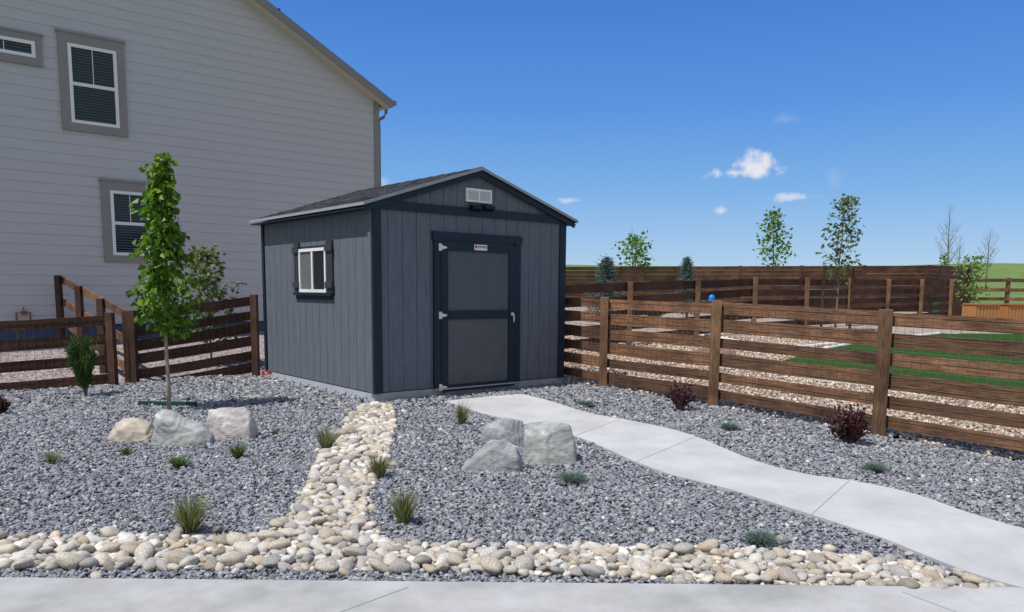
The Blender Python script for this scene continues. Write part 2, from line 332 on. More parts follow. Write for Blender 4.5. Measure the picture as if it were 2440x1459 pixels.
# sidewalk
sa=G(0,1389); sb=G(2440,1413); sd=(sb-sa).normalized(); sn=Vector((sd.y,-sd.x,0))
s0=sa-sd*12; s1=sb+sd*12
mb=MB(); zt=-.12
def q4(a,b,c,d,z0,z1): mb.hexa([(*p.xy,z0) for p in (a,b,c,d)]+[(*p.xy,z1) for p in (a,b,c,d)])
q4(s0+sn*3,s1+sn*3,s1,s0,-.3,zt)
walk=tag(mb.build('sidewalk',m_conc2),kind='structure')
for (ax,ay),(bx_,by_) in (((972,1400),(700,1500)),((2150,1411),(2440,1520))):
    d1=ray(ax,ay);d2=ray(bx_,by_); p=CAM+d1*((zt-1.38)/d1.z); q=CAM+d2*((zt-1.38)/d2.z)
    MB().bar((p.x,p.y,zt-.001),(q.x,q.y,zt-.001),.006,.005).build('sidewalk_joint',m_joint,walk)
# ---------------------------------------------------------------- stones
def ico(s):
    bm=bmesh.new(); bmesh.ops.create_icosphere(bm,subdivisions=s,radius=1); V=np.array([q.co[:] for q in bm.verts]); T=np.array([[q.index for q in f.verts] for f in bm.faces]); bm.free(); return V,T
IV,IT=ico(1); JV,JT=ico(2); KV,KT=ico(3)
def rotm(n,flat=None):
    q=rng.normal(size=(n,4))
    if flat is not None:
        th=rng.uniform(0,2*PI,n); q=np.stack([np.cos(th/2),rng.normal(0,flat,n),rng.normal(0,flat,n),np.sin(th/2)],1)
    q/=np.linalg.norm(q,axis=1)[:,None]; w,x,y,z=q.T
    return np.stack([1-2*(y*y+z*z),2*(x*y-z*w),2*(x*z+y*w),2*(x*y+z*w),1-2*(x*x+z*z),2*(y*z-x*w),2*(x*z-y*w),2*(y*z+x*w),1-2*(x*x+y*y)],1).reshape(-1,3,3)
def stones(name,P,size,mat,BV=IV,BT=IT,jit=.28,asp=(1,.8,.6),flat=None,smooth=False,rnd=None):
    n=len(P); B=np.repeat(BV[None],n,0)
    if jit: B=B*(1+rng.uniform(-jit,jit,(n,len(BV),1)))
    sc=np.array(asp)[None]*rng.uniform(.75,1.3,(n,3))*size[:,None]
    B=B*sc[:,None,:]; B=np.einsum('nij,nkj->nki',rotm(n,flat),B)+P[:,None,:]
    T=(BT[None]+(np.arange(n)*len(BV))[:,None,None]).reshape(-1,3)
    if rnd is None: rnd=rng.uniform(0,1,n)
    return npmesh(name,B.reshape(-1,3),T,mat,np.repeat(rnd,len(BV)),smooth)
P0=Vector((-1.66,9.24,0)); W=3.10; L_=3.26
shedpoly=[tuple((P0+u*a+v*b).xy) for a,b in ((.02,.02),(W-.02,.02),(W-.02,L_),(.02,L_))]
def clipsidewalk(x,y): return ((x-sa.x)*(-sn.x)+(y-sa.y)*(-sn.y))>.0
band=[(-400,1285),(0,1288),(200,1279),(420,1283),(560,1294),(640,1275),(705,1215),(738,1140),(768,1090),(803,1060),(830,1000),(870,968),(932,970),(942,1000),(933,1060),(917,1110),(895,1150),(870,1210),(866,1245),(930,1296),(1050,1308),(1300,1304),(1500,1311),(1650,1308),(1900,1318),(2150,1340),(2290,1379),(2400,1410),(2330,1414),(2000,1402),(1650,1388),(1300,1374),(1000,1366),(700,1361),(500,1359),(200,1358),(0,1358),(-400,1354)]
BP=[tuple(G(*p).xy) for p in band]
def scatter(y0,y1,dens,sz,x0=-8.6,x1=8):
    n=int((y1-y0)*(x1-x0)*dens); x=rng.uniform(x0,x1,n); y=rng.uniform(y0,y1,n)
    k=inpoly(x,y,front)&(~inpoly(x,y,pathpoly))&(~inpoly(x,y,shedpoly))&clipsidewalk(x,y)&(np.abs(x)<.72*y+1.0)
    x=x[k];y=y[k]; s=sz*rng.uniform(.5,1.4,len(x)); z=gz(x,y)+s*rng.uniform(.1,.7,len(x))
    return np.stack([x,y,z],1),s
a=[scatter(3.5,5.2,3200,.0125),scatter(5.2,7,2500,.0142),scatter(7,9,1600,.0172),scatter(9,12.9,850,.022)]
PP=np.concatenate([q[0] for q in a]); SS=np.concatenate([q[1] for q in a])
rn=np.clip(rng.beta(1.8,2.0,len(PP)),0,1)
tag(stones('gravel_stones',PP,SS,m_stone,rnd=rn,jit=.32,asp=(1.15,.85,.5),flat=.22),'crushed blue grey landscaping gravel covering the front yard','gravel',kind='stuff')
n=30000; x=rng.uniform(-1,12,n); y=rng.uniform(5,17,n)
k=inpoly(x,y,neigh)&(~inpoly(x,y,P2))&(x<.75*y+1); x=x[k];y=y[k]
tag(stones('tan_gravel_stones',np.stack([x,y,gz(x,y)+.01],1),rng.uniform(.015,.032,len(x)),m_tanst),'tan landscaping gravel in the yard beyond the right fence','gravel',kind='stuff')
# cobbles
bxs=[p[0] for p in BP]; bys=[p[1] for p in BP]
acc=[]; cell={}
def tryadd(x,y,r):
    c=(int(x//.15),int(y//.15))
    for i in(-1,0,1):
        for j in(-1,0,1):
            for (a,b_,r2) in cell.get((c[0]+i,c[1]+j),()):
                if (a-x)**2+(b_-y)**2<((r+r2)*.76)**2: return False
    cell.setdefault(c,[]).append((x,y,r)); acc.append((x,y,r)); return True
rr=random.Random(3)
X_=np.array([rr.uniform(min(bxs),max(bxs)) for i in range(160000)]);Y_=np.array([rr.uniform(min(bys),max(bys)) for i in range(160000)])
kk=inpoly(X_,Y_,BP)
ptsb=list(zip(X_[kk],Y_[kk]))
for idx,(x,y) in enumerate(ptsb):
    fr_=idx/len(ptsb); r=(rr.uniform(.046,.064) if fr_<.007 else rr.uniform(.031,.045) if fr_<.07 else rr.uniform(.022,.032) if fr_<.40 else rr.uniform(.014,.021))
    if x>.5: r*=.93
    tryadd(x,y,r)
for i in range(210):
    x,y=rr.choice(ptsb); x+=rr.gauss(0,.13); y+=rr.gauss(0,.11)
    if clipsidewalk(x,y-.05) and not inpoly(np.array([x]),np.array([y]),pathpoly)[0] and not inpoly(np.array([x]),np.array([y]),shedpoly)[0]: tryadd(x,y,rr.uniform(.02,.036))
vis=[(r/y,x,y,r) for x,y,r in acc if abs(x)<.655*y]; vis.sort(reverse=True)
top=set((q[1],q[2]) for q in vis[:300])
rest=[q for q in acc if (q[0],q[1]) not in top]
meshes=[]
for i in range(16):
    me=bpy.data.meshes.new('river_cobble'); off=Vector((i*7.3,0,0))
    B=[]
    for b in KV:
        q=Vector(b); q=q*(1+.30*noise.noise(q*.9+off)+.07*noise.noise(q*2.6+off))
        for k in range(3):
            nn=Vector((math.sin(i*3+k*2.1),math.cos(i*5+k*1.3),math.sin(k*4+i)*.5)).normalized(); e=q.dot(nn)-.78
            if e>0: q=q-nn*e*.75
        B.append(q[:])
    B=np.array(B)*np.array([1,rr.uniform(.62,.9),rr.uniform(.42,.6)])
    me.from_pydata(B.tolist(),[],KT.tolist()); me.polygons.foreach_set('use_smooth',[True]*len(me.polygons)); me.materials.append(m_cob); me.update(); meshes.append(me)
base=bpy.data.objects.new('river_cobble',meshes[0])
tag(base,'smooth rounded tan or grey river cobble lying in the cobble bed','cobble','river cobbles in the bed along the sidewalk')
for i,q in enumerate(vis[:300]):
    o=base.copy() if i else base; C.objects.link(o); o.data=meshes[i%16]
    _,x,y,r=q; r*=1.17
    o.location=(x,y,g1(x,y)+r*.38+rr.uniform(0,.012)); o.scale=(r*rr.uniform(.95,1.3),r*rr.uniform(.9,1.1),r)
    o.rotation_euler=(rr.gauss(0,.25),rr.gauss(0,.25),rr.uniform(0,6.28))
ra=np.array([(x,y,r) for x,y,r in rest])
tag(stones('river_cobbles',np.stack([ra[:,0],ra[:,1],gz(ra[:,0],ra[:,1])+ra[:,2]*.45],1),ra[:,2]*1.17,m_cob2,BV=JV,BT=JT,jit=.05,asp=(1.15,.85,.6),flat=.14,smooth=True),'many smaller tan and grey river cobbles filling the bed','cobbles',kind='stuff')
# ---------------------------------------------------------------- shed
shed=empty('garden_shed',P0,AZ,'dark blue grey storage shed with navy trim and gabled shingle roof','shed')
def fr(px,py):
    p=plane(px,py,P0,v)-P0; return p.dot(u),p.z
def sd_(px,py):
    p=plane(px,py,P0,u)-P0; return p.dot(v),p.z
HZ=2.36; zb=.13; SL=.327; RZ=HZ+SL*W/2; GV=.007
def siding_front(y,sgn,name):
    mb=MB()
    mb.box(0.02,W-.02,y if sgn<0 else y-.012,y+.012 if sgn<0 else y,zb,HZ)
    step=.203; x=.0
    while x<W-.01:
        x2=min(x+step-GV,W)
        mb.box(x,x2,y-.010 if sgn<0 else y,y if sgn<0 else y+.010,zb,HZ)
        def top(q): return HZ+SL*min(q,W-q)
        xs_=[x,x2]
        if x<W/2<x2: xs_=[x,W/2,x2]
        for a_,b_ in zip(xs_,xs_[1:]):
            ya,yb=(y-.010,y) if sgn<0 else (y,y+.010)
            mb.hexa([(a_,ya,HZ),(b_,ya,HZ),(b_,yb,HZ),(a_,yb,HZ),(a_,ya,top(a_)+.001),(b_,ya,top(b_)+.001),(b_,yb,top(b_)+.001),(a_,yb,top(a_)+.001)])
        x+=step
    mb.hexa([(0.02,y,HZ),(W/2,y,HZ),(W/2,y-.01*sgn,HZ),(0.02,y-.01*sgn,HZ),(0.02,y,HZ+.001),(W/2,y,RZ),(W/2,y-.01*sgn,RZ),(0.02,y-.01*sgn,HZ+.001)])
    mb.hexa([(W/2,y,HZ),(W-.02,y,HZ),(W-.02,y-.01*sgn,HZ),(W/2,y-.01*sgn,HZ),(W/2,y,RZ),(W-.02,y,HZ+.001),(W-.02,y-.01*sgn,HZ+.001),(W/2,y-.01*sgn,RZ)])
    return mb.build(name,m_shed,shed)
siding_front(0,-1,'front_wall'); siding_front(L_,1,'rear_wall')
for sx,x in ((-1,0),(1,W)):
    mb=MB(); mb.box(min(x,x-.012*sx),max(x,x-.012*sx),.005,L_-.005,zb,HZ); y=0
    while y<L_-.01:
        y2=min(y+.203-GV,L_); mb.box(min(x,x+.010*sx),max(x,x+.010*sx),y,y2,zb,HZ); y+=.203
    mb.build('side_wall',m_shed,shed)
for cx in (0,W):
    s=1 if cx==0 else -1
    mb=MB(); mb.box(min(cx-.012*s,cx+.1*s),max(cx-.012*s,cx+.1*s),-.034,-.0125,zb-.01,HZ-.0)
    mb.build('corner_trim',m_navy,shed)
MB().box(-.034,-.0125,-.012,.055,zb-.01,HZ-.02).build('corner_trim',m_shed,shed)
MB().box(-.034,-.0125,L_-.06,L_+.012,zb-.01,HZ-.02).build('corner_trim',m_navy,shed)
MB().box(W+.0125,W+.034,-.012,.055,zb-.01,HZ-.02).build('corner_trim',m_navy,shed)
MB().box(-.02,W+.02,-.042,-.0125,HZ-.045,HZ+.06).build('gable_band',m_navy,shed)
for s in (0,1):
    X=lambda q:(q if s==0 else W-q)
    z=lambda q:HZ+SL*q
    a=-.14;b_=W/2
    MB().hexa([(X(a),-.075,z(a)-.045),(X(b_),-.075,z(b_)-.045),(X(b_),-.048,z(b_)-.045),(X(a),-.048,z(a)-.045),(X(a),-.075,z(a)+.035),(X(b_),-.075,z(b_)+.035),(X(b_),-.048,z(b_)+.035),(X(a),-.048,z(a)+.035)]).build('rake_board',m_navy,shed)
mb=MB(); OH=.16; y0,y1=-.1,L_+.1
for s in (0,1):
    X=lambda q:(q if s==0 else W-q); z=lambda q:HZ+SL*q
    a=-OH;b_=W/2; t0=.037;t1=.06
    mb.hexa([(X(a),y0,z(a)+t0),(X(b_),y0,z(b_)+t0),(X(b_),y1,z(b_)+t0),(X(a),y1,z(a)+t0),(X(a),y0,z(a)+t1),(X(b_),y0,z(b_)+t1),(X(b_),y1,z(b_)+t1),(X(a),y1,z(a)+t1)])
    q=a; cw=.142; rs=random.Random(5)
    while q<b_-.02:
        yy=y0
        while yy<y1-.01:
            w_=min(rs.choice((.16,.24,.3)),y1-yy); th=rs.choice((.005,.008,.011)); q2=min(q+cw,b_)
            mb.hexa([(X(q),yy,z(q)+t1),(X(q2),yy,z(q2)+t1-.002),(X(q2),yy+w_-.006,z(q2)+t1-.002),(X(q),yy+w_-.006,z(q)+t1),(X(q),yy,z(q)+t1+th),(X(q2),yy,z(q2)+t1+.001),(X(q2),yy+w_-.006,z(q2)+t1+.001),(X(q),yy+w_-.006,z(q)+t1+th)])
            yy+=w_
        q+=cw
roof=mb.build('roof',m_shing,shed)
for s in (0,1):
    X=lambda q:(q if s==0 else W-q); z=lambda q:HZ+SL*q
    mb=MB(); a=-OH-.006;b_=W/2
    mb.hexa([(X(a),y0-.012,z(a)+.034),(X(b_),y0-.012,z(b_)+.034),(X(b_),y0-.001,z(b_)+.034),(X(a),y0-.001,z(a)+.034),(X(a),y0-.012,z(a)+.070),(X(b_),y0-.012,z(b_)+.070),(X(b_),y0-.001,z(b_)+.070),(X(a),y0-.001,z(a)+.070)])
    mb.build('drip_edge',m_drip,roof)
    x0_,x1_=sorted((X(-OH-.012),X(-OH-.001)))
    MB().box(x0_,x1_,y0-.01,y1,z(-OH)+.03,z(-OH)+.064).build('drip_edge',m_drip,roof)
    x0_,x1_=sorted((X(-OH),X(0.02)))
    MB().box(x0_,x1_,y0+.02,y1-.02,z(-OH)-.005,z(-OH)+.012).build('soffit',m_navy,roof)
mb=MB()
for i in range(12):
    yy=y0+i*(y1-y0)/12; y2=yy+(y1-y0)/12-.004
    for s in (-1,1):
        z0=RZ+.066
        mb.hexa([(W/2,yy,z0),(W/2+s*.12,yy,z0-.12*SL),(W/2+s*.12,y2,z0-.12*SL),(W/2,y2,z0),(W/2,yy,z0+.012),(W/2+s*.12,yy,z0-.12*SL+.01),(W/2+s*.12,y2,z0-.12*SL+.006),(W/2,y2,z0+.006)])
mb.build('ridge_cap',m_shing,roof)
MB().box(-.002,W+.002,-.01,.06,-.08,zb-.012).build('base_beam',m_skid,shed)
sk=MB().box(-.006,.05,-.006,L_,-.06,zb-.014).build('base_beam',m_metal,shed)
for i in range(12):
    yy=.18+i*.27; MB().tube([(-.0065,yy,.05),(-.012,yy,.05)],.012,8).build('bolt',m_black,sk)
MB().box(W-.05,W+.006,-.006,L_,-.06,zb-.014).build('base_beam',m_metal,shed)
def rect(f,x0,x1,y0,y1):
    a=[f(x0,y0),f(x0,y1),f(x1,y0),f(x1,y1)]
    return ((a[0][0]+a[1][0])/2,(a[2][0]+a[3][0])/2,(a[1][1]+a[3][1])/2,(a[0][1]+a[2][1])/2)
xl=fr(1046,760)[0]; xr=fr(1221,755)[0]; zt_=fr(1130,581)[1]; z0_=fr(1130,927)[1]
MB().box(xl-.10,xl-.006,-.05,-.0125,zb-.01,zt_+.02).build('door_trim',m_navy,shed)
MB().box(xr+.006,xr+.10,-.05,-.0125,zb-.01,zt_+.02).build('door_trim',m_navy,shed)
MB().box(xl-.12,xr+.12,-.056,-.0125,zt_+.021,zt_+.125).build('door_header',m_navy,shed)
door=empty('door',(0,0,0)); door.parent=shed
dz=z0_+.005
MB().box(xl,xr,-.034,-.0125,dz,zt_).build('door_panel',m_panel,door)
st=.105
MB().box(xl,xl+st,-.055,-.0345,dz,zt_).build('stile',m_navy,door)
MB().box(xr-st,xr,-.055,-.0345,dz,zt_).build('stile',m_navy,door)
zm=fr(1130,750)[1]
for a_,b_ in ((dz,dz+.085),(zm-.055,zm+.055),(zt_-.105,zt_)):
    MB().box(xl+st+.001,xr-st-.001,-.054,-.0345,a_,b_).build('door_rail',m_navy,door)
for z in (dz+.06,zm-.0,zt_-.07):
    mb=MB(); mb.box(xl-.036,xl-.010,-.0585,-.0505,z-.045,z+.045); mb.hexa([(xl+.003,-.0585,z-.026),(xl+.085,-.0585,z-.008),(xl+.085,-.0555,z-.008),(xl+.003,-.0555,z-.026),(xl+.003,-.0585,z+.026),(xl+.085,-.0585,z+.008),(xl+.085,-.0555,z+.008),(xl+.003,-.0555,z+.026)])
    mb.tube([(xl-.003,-.062,z-.045),(xl-.003,-.062,z+.045)],.007,8); mb.build('hinge',m_silver,door)
hx=xr-.05; mb=MB(); mb.tube([(hx,-.056,zm),(hx,-.068,zm)],.024,12); mb.tube([(hx-.035,-.082,zm+.02),(hx,-.085,zm+.004),(hx+.01,-.082,zm-.04),(hx+.01,-.08,zm-.11)],[.008,.011,.011,.008],8)
mb.build('handle',m_silver,door,smooth=True)
MB().box(xl-.1,xr+.1,-.06,-.012,zb-.03,zb-.012).build('threshold',m_skid,shed)
x0s,z1s=fr(1124,578); x1s,z0s=fr(1154,592); zc=zt_-.05
plate=MB().box(x0s,x1s,-.062,-.0555,zc-.036,zc+.036).build('sign_plate',m_white,door)
def text(s,size,x,y,z,mat,parent,name,bold=.0):
    cu=bpy.data.curves.new('t','FONT'); cu.body=s; cu.size=size; cu.extrude=.0008; cu.offset=bold; cu.align_x='LEFT'
    to=bpy.data.objects.new('t',cu); C.objects.link(to); bpy.context.view_layer.update()
    me=bpy.data.meshes.new_from_object(to.evaluated_get(bpy.context.evaluated_depsgraph_get())); bpy.data.objects.remove(to)
    me.name=name; me.materials.clear(); me.materials.append(mat)
    o=bpy.data.objects.new(name,me); C.objects.link(o); o.parent=parent; o.location=(x,y,z); o.rotation_euler=(PI/2,0,0); return o
ws=x1s-x0s
MB().box(x0s+.010,x0s+.044,-.0635,-.0622,zc-.010,zc+.024).build('logo',m_red,plate)
t=text('TUFF SHED',.036,x0s+.050,-.0632,zc-.006,m_navy,plate,'lettering',.0006)
bpy.context.view_layer.update(); k=(ws-.058)/max(t.dimensions.x,.01); t.scale=(k,1.05,1)
x0v,z1v=fr(1107,449); x1v,z0v=fr(1166,486)
vent=MB().box(x0v,x1v,-.03,-.0125,z0v,z1v).build('gable_vent',m_white,shed)
nn=8; xm=(x0v+x1v)/2
for a_,b_ in ((x0v+.035,xm-.014),(xm+.014,x1v-.035)):
    mb=MB()
    for i in range(nn):
        zz=z0v+.03+i*(z1v-z0v-.06)/nn
        mb.hexa([(a_,-.047,zz),(b_,-.047,zz),(b_,-.031,zz+.010),(a_,-.031,zz+.010),(a_,-.047,zz+.004),(b_,-.047,zz+.004),(b_,-.031,zz+.014),(a_,-.031,zz+.014)])
    mb.build('louvre',m_white,vent)
mb=MB(); t_=.025
mb.box(x0v-.004,x1v+.004,-.05,-.0305,z1v-t_,z1v+.004).box(x0v-.004,x1v+.004,-.05,-.0305,z0v-.004,z0v+t_)
mb.box(x0v-.004,x0v+t_,-.05,-.0305,z0v+t_,z1v-t_).box(x1v-t_,x1v+.004,-.05,-.0305,z0v+t_,z1v-t_).box(xm-.012,xm+.012,-.05,-.0305,z0v+t_,z1v-t_).build('frame',m_white,vent)
for px0,px1 in ((1114,1138),(1143,1167)):
    a_,zz1=fr(px0,488); b_,zz0=fr(px1,506)
    o=MB().hexa([(a_,-.12,zz0+.03),(b_,-.12,zz0+.03),(b_,-.043,zz0),(a_,-.043,zz0),(a_,-.11,zz1-.02),(b_,-.11,zz1-.02),(b_,-.043,zz1),(a_,-.043,zz1)]).build('solar_light',m_black,shed)
    MB().hexa([(a_+.01,-.117,zz0+.035),(b_-.01,-.117,zz0+.035),(b_-.01,-.12,zz0+.032),(a_+.01,-.12,zz0+.032),(a_+.01,-.112,zz1-.026),(b_-.01,-.112,zz1-.026),(b_-.01,-.116,zz1-.028),(a_+.01,-.116,zz1-.028)]).build('lens',m_glassd,o)
# side window
wz1=sd_(750,592)[1]; wz0=sd_(750,697)[1]; ya=sd_(783,645)[0]; yb=sd_(719,645)[0]
win=MB().box(-.022,-.0125,ya,yb,wz0,wz1).build('window',m_white,shed)
ft=.04
mb=MB(); mb.box(-.045,-.0225,ya,yb,wz1-ft,wz1).box(-.045,-.0225,ya,yb,wz0,wz0+ft).box(-.045,-.0225,ya,ya+ft,wz0+ft,wz1-ft).box(-.045,-.0225,yb-ft,yb,wz0+ft,wz1-ft)
ym=(ya+yb)/2; mb.box(-.043,-.0225,ym-.022,ym+.022,wz0+ft,wz1-ft); mb.build('frame',m_white,win)
MB().box(-.028,-.0225,ya+ft,ym-.022,wz0+ft,wz1-ft).build('pane',m_glassd,win)
MB().box(-.028,-.0225,ym+.022,yb-ft,wz0+ft,wz1-ft).build('pane',m_glassl,win)
for a_,b_ in ((ya-.175,ya-.004),(yb+.004,yb+.175)):
    mb=MB(); w=(b_-a_)/3
    for i in range(3): mb.box(-.038,-.0125,a_+i*w+.005,a_+(i+1)*w-.005,wz0-.0,wz1+.085)
    sh=mb.build('shutter',m_shut,shed)
    for z0_b in (wz0+.06,wz1-.05): MB().box(-.058,-.0382,a_-.012,b_+.012,z0_b,z0_b+.08).build('batten',m_shut,sh)
MB().box(-.030,-.0125,ya-.002,yb+.002,wz1+.004,wz1+.03).build('window_header',m_navy,shed)
MB().box(-.06,-.0125,ya-.17,yb+.17,wz0-.04,wz0-.004).build('window_sill',m_navy,shed)
MB().box(-.035,-.0125,ya-.13,yb+.13,wz0-.09,wz0-.041).build('sill_apron',m_navy,shed)
# ---------------------------------------------------------------- house
HO=v*17.0
house=empty('house',HO,AZ,'large two storey pale grey lap sided house with tall gable wall behind the shed','house')
def hp(px,py):
    p=plane(px,py,HO,v)-HO; return p.dot(u),p.z
XC,ZC=hp(899,235); XL=-1.6
ze=ZC; xr2,zr2=hp(625,20); sl=(zr2-ze)/(XC-xr2)
xm_=(XC+XL)/2; zbot=hp(100,775)[1]
def htop(x): return ze+sl*min(x-XL,XC-x)
mb=MB(); z=zbot; ex=.19
while z<htop(xm_):
    z2=min(z+ex,htop(xm_)-.001)
    def lim(zz):
        if zz<=ze: return XL,XC
        d=(zz-ze)/sl; return XL+d,XC-d
    a0,b0=lim(z); a1,b1=lim(z2)
    b=len(mb.v)
    mb.v+=[(a0,-.019,z),(b0,-.019,z),(b1,-.009,z2),(a1,-.009,z2),(a0,-.006,z),(b0,-.006,z)]
    mb.f+=[(b,b+1,b+2,b+3),(b+4,b+5,b+1,b)]
    z+=ex
D=9
mb.box(XL,XC,.0,.05,zbot,ze)
mb.poly([(XL,0.02,ze),(XC,0.02,ze),(xm_,0.02,htop(xm_))])
mb.box(XC-.05,XC,.05,D,zbot,ze).box(XL,XL+.05,.05,D,zbot,ze).box(XL,XC,D-.05,D,zbot,ze)
wall=mb.build('wall',m_house,house)
MB().box(XL+.05,XC-.04,.03,D-.1,-.2,zbot-.001).build('foundation',m_found,house)
MB().box(XC-.11,XC+.02,-.045,-.0285,zbot,ze-.05).build('corner_board',m_hcorner,house)
MB().box(XC+.001,XC+.02,-.028,.12,zbot,ze-.05).build('corner_board',m_hcorner,house)
rf=MB(); oy=-.3; OV=.22; dzr=-.13
def zrf(q): return ze-OV*sl+sl*q+dzr
for s in (0,1):
    X=lambda q:(XC+OV-q if s==0 else XL-OV+q); z=zrf; hw=(XC-XL)/2+OV
    rf.hexa([(X(0),oy,z(0)+.17),(X(hw),oy,z(hw)+.17),(X(hw),D+.3,z(hw)+.17),(X(0),D+.3,z(0)+.17),(X(0),oy,z(0)+.205),(X(hw),oy,z(hw)+.205),(X(hw),D+.3,z(hw)+.205),(X(0),D+.3,z(0)+.205)])
hroof=rf.build('roof',m_shing2,house)
for s in (0,1):
    X=lambda q:(XC+OV-q if s==0 else XL-OV+q); z=zrf; hw=(XC-XL)/2+OV
    MB().hexa([(X(0),oy-.03,z(0)+.0),(X(hw),oy-.03,z(hw)+.0),(X(hw),oy-.001,z(hw)+.0),(X(0),oy-.001,z(0)+.0),(X(0),oy-.03,z(0)+.18),(X(hw),oy-.03,z(hw)+.18),(X(hw),oy-.001,z(hw)+.18),(X(0),oy-.001,z(0)+.18)]).build('rake_fascia',m_fasc,hroof)
    MB().hexa([(X(0),oy,z(0)+.01),(X(hw),oy,z(hw)+.01),(X(hw),-.0,z(hw)+.01),(X(0),-.0,z(0)+.01),(X(0),oy,z(0)+.04),(X(hw),oy,z(hw)+.04),(X(hw),-.0,z(hw)+.04),(X(0),-.0,z(0)+.04)]).build('soffit',m_soff,hroof)
zg=zrf(0)
MB().box(XC+.021,XC+OV-.02,0.001,D,zg+.02,zg+.05).build('soffit',m_soff,hroof)
mb=MB()
mb.box(XC+OV+.002,XC+OV+.10,oy-.02,D,zg+.07,zg+.17); mb.box(XC+OV+.002,XC+OV+.112,oy-.035,oy-.021,zg+.06,zg+.18); mb.build('gutter',m_fasc,hroof)
MB().tube([(XC+OV+.05,.05,zg+.07),(XC+OV+.05,.05,zg-.05),(XC+.2,.05,zg-.16),(XC+.07,.05,zg-.24),(XC+.065,.05,zg-.4),(XC+.065,.05,.3)],.04,8).build('downspout',m_fasc,house,smooth=True)
xv,zv=hp(737,60)
MB().tube([(xv-.2,1.2,htop(xv)-.2),(xv-.2,1.2,htop(xv)+1.05)],.05,10).build('vent_pipe',m_black,hroof)
def hwindow(tx0,tx1,ty0,ty1,gx0,gx1,gy0,gy1,split=True,div=True,name='window'):
    w=empty('window',(0,0,0)); w.parent=house
    X0,X1,Z0,Z1=rect(hp,tx0,tx1,ty0,ty1); a,b_,c,d=rect(hp,gx0,gx1,gy0,gy1)
    mb=MB(); y0,y1=-.065,-.0205
    mb.box(X0,a,y0,y1,Z0,Z1).box(b_,X1,y0,y1,Z0,Z1).box(a,b_,y0,y1,d,Z1).box(a,b_,y0,y1,Z0,c); mb.box(X0-.03,X1+.03,-.08,y1,Z1+.001,Z1+.04)
    mb.build('window_trim',m_htrim,w)
    t=.06; mb=MB(); mb.box(a+.002,b_-.002,-.072,y1,d-t,d-.002).box(a+.002,b_-.002,-.072,y1,c+.002,c+t).box(a+.002,a+t,-.072,y1,c+t,d-t).box(b_-t,b_-.002,-.072,y1,c+t,d-t)
    zm=(c+d)/2
    if split: mb.box(a+t,b_-t,-.066,y1,zm-.03,zm+.03)
    if div: mb.box((a+b_)/2-.006,(a+b_)/2+.006,-.045,y1,(zm+.03 if split else c+t),d-t)
    mb.build('frame',m_white,w)
    MB().box(a+t,b_-t,-.036,-.0206,c+t,d-t).build('pane',m_glassd,w)
    mb=MB(); zz=c+t+.02
    while zz<d-t-.02: 
        mb.box(a+t+.01,b_-t-.01,-.0395,-.0362,zz,zz+.026); zz+=.052
    mb.build('blind',m_blind,w)
hwindow(142,298,92,318,164,279,115,300)
hwindow(243,375,437,625,264,356,458,610)
hwindow(-90,98,72,146,-70,82,88,128,split=False)
gx,gzz=hp(38,760)
mb=MB(); mb.tube([(gx,-.1,gzz-.5),(gx,-.1,gzz+.12),(gx+.12,-.1,gzz+.12),(gx+.12,-.1,gzz+.22)],.018,8); mb.tube([(gx+.12,-.1,gzz+.12),(gx+.22,-.1,gzz+.12),(gx+.22,-.1,gzz-.05)],.016,8); mb.box(gx+.08,gx+.17,-.14,-.06,gzz+.08,gzz+.15)
mb.build('gas_pipe',m_copper,house,bevel=.004)
# ---------------------------------------------------------------- fences
def fence(label,pts,nr,pitch,bh,pw,mr_,mp_,side,wire=.1,group=None,lift=.03,mw=None,bv=.0,wt=.0032):
    r=empty('rail_fence',(pts[0][0],pts[0][1],g1(pts[0][0],pts[0][1])),0,label,'fence',group)
    for x,y,zt in pts:
        rr_=random.uniform(-.008,.008); a=random.uniform(-.008,.008)
        z0=g1(x,y)-.2; z1=zt+lift+rr_; h=pw/2
        MB().hexa([(x-h,y-h,z0),(x+h,y-h,z0),(x+h,y+h,z0),(x-h,y+h,z0),(x-h+a,y-h,z1),(x+h+a,y-h,z1),(x+h+a,y+h,z1),(x-h+a,y+h,z1)]).build('post',mp_,r,world=True,bevel=.006)
    wm=MB(); t2=wt/2
    for (x0,y0,z0),(x1,y1,z1) in zip(pts,pts[1:]):
        a=Vector((x0,y0,0));b=Vector((x1,y1,0)); d=(b-a).normalized(); n=Vector((-d.y,d.x,0))*side; off=n*(pw/2+.019)
        for i in range(nr):
            j=random.uniform(-.012,.012); j2=random.uniform(-.012,.012); hh=bh+random.uniform(-bv,bv); sag=random.uniform(-.012,.004)
            p=a+off+Vector((0,0,z0-bh/2-i*pitch+j))-d*.02; q=b+off+Vector((0,0,z1-bh/2-i*pitch+j2))-d*.025; md=p.lerp(q,.5)+Vector((0,0,sag))
            MB().bar(p,md,.036,hh).bar(md,q,.036,hh).build('rail',mr_,r,world=True)
        if wire:
            Ln=(b-a).length; H=(nr-1)*pitch+bh; o2=n*(pw/2-.003)
            for k in range(int(Ln/wire)+1):
                t=k*wire/Ln; p=a.lerp(b,t)+o2; zt=z0+(z1-z0)*t
                wm.hexa([p+Vector((sx,sy,zz)) for zz in (zt-H-.02,zt-.04) for sx,sy in ((-t2,-t2),(t2,-t2),(t2,t2),(-t2,t2))])
            for k in range(int(H/wire)+1):
                wm.bar(a+o2+Vector((0,0,z0-.04-k*wire)),b+o2+Vector((0,0,z1-.04-k*wire)),wt,wt)
    if wire: wm.build('wire_mesh',mw or m_wire,r,world=True)
    return r
tops=[(-4,1.33),(-1.91,1.26),(.0,1.245),(2.04,1.20),(4.1,1.16),(6.1,1.1)]
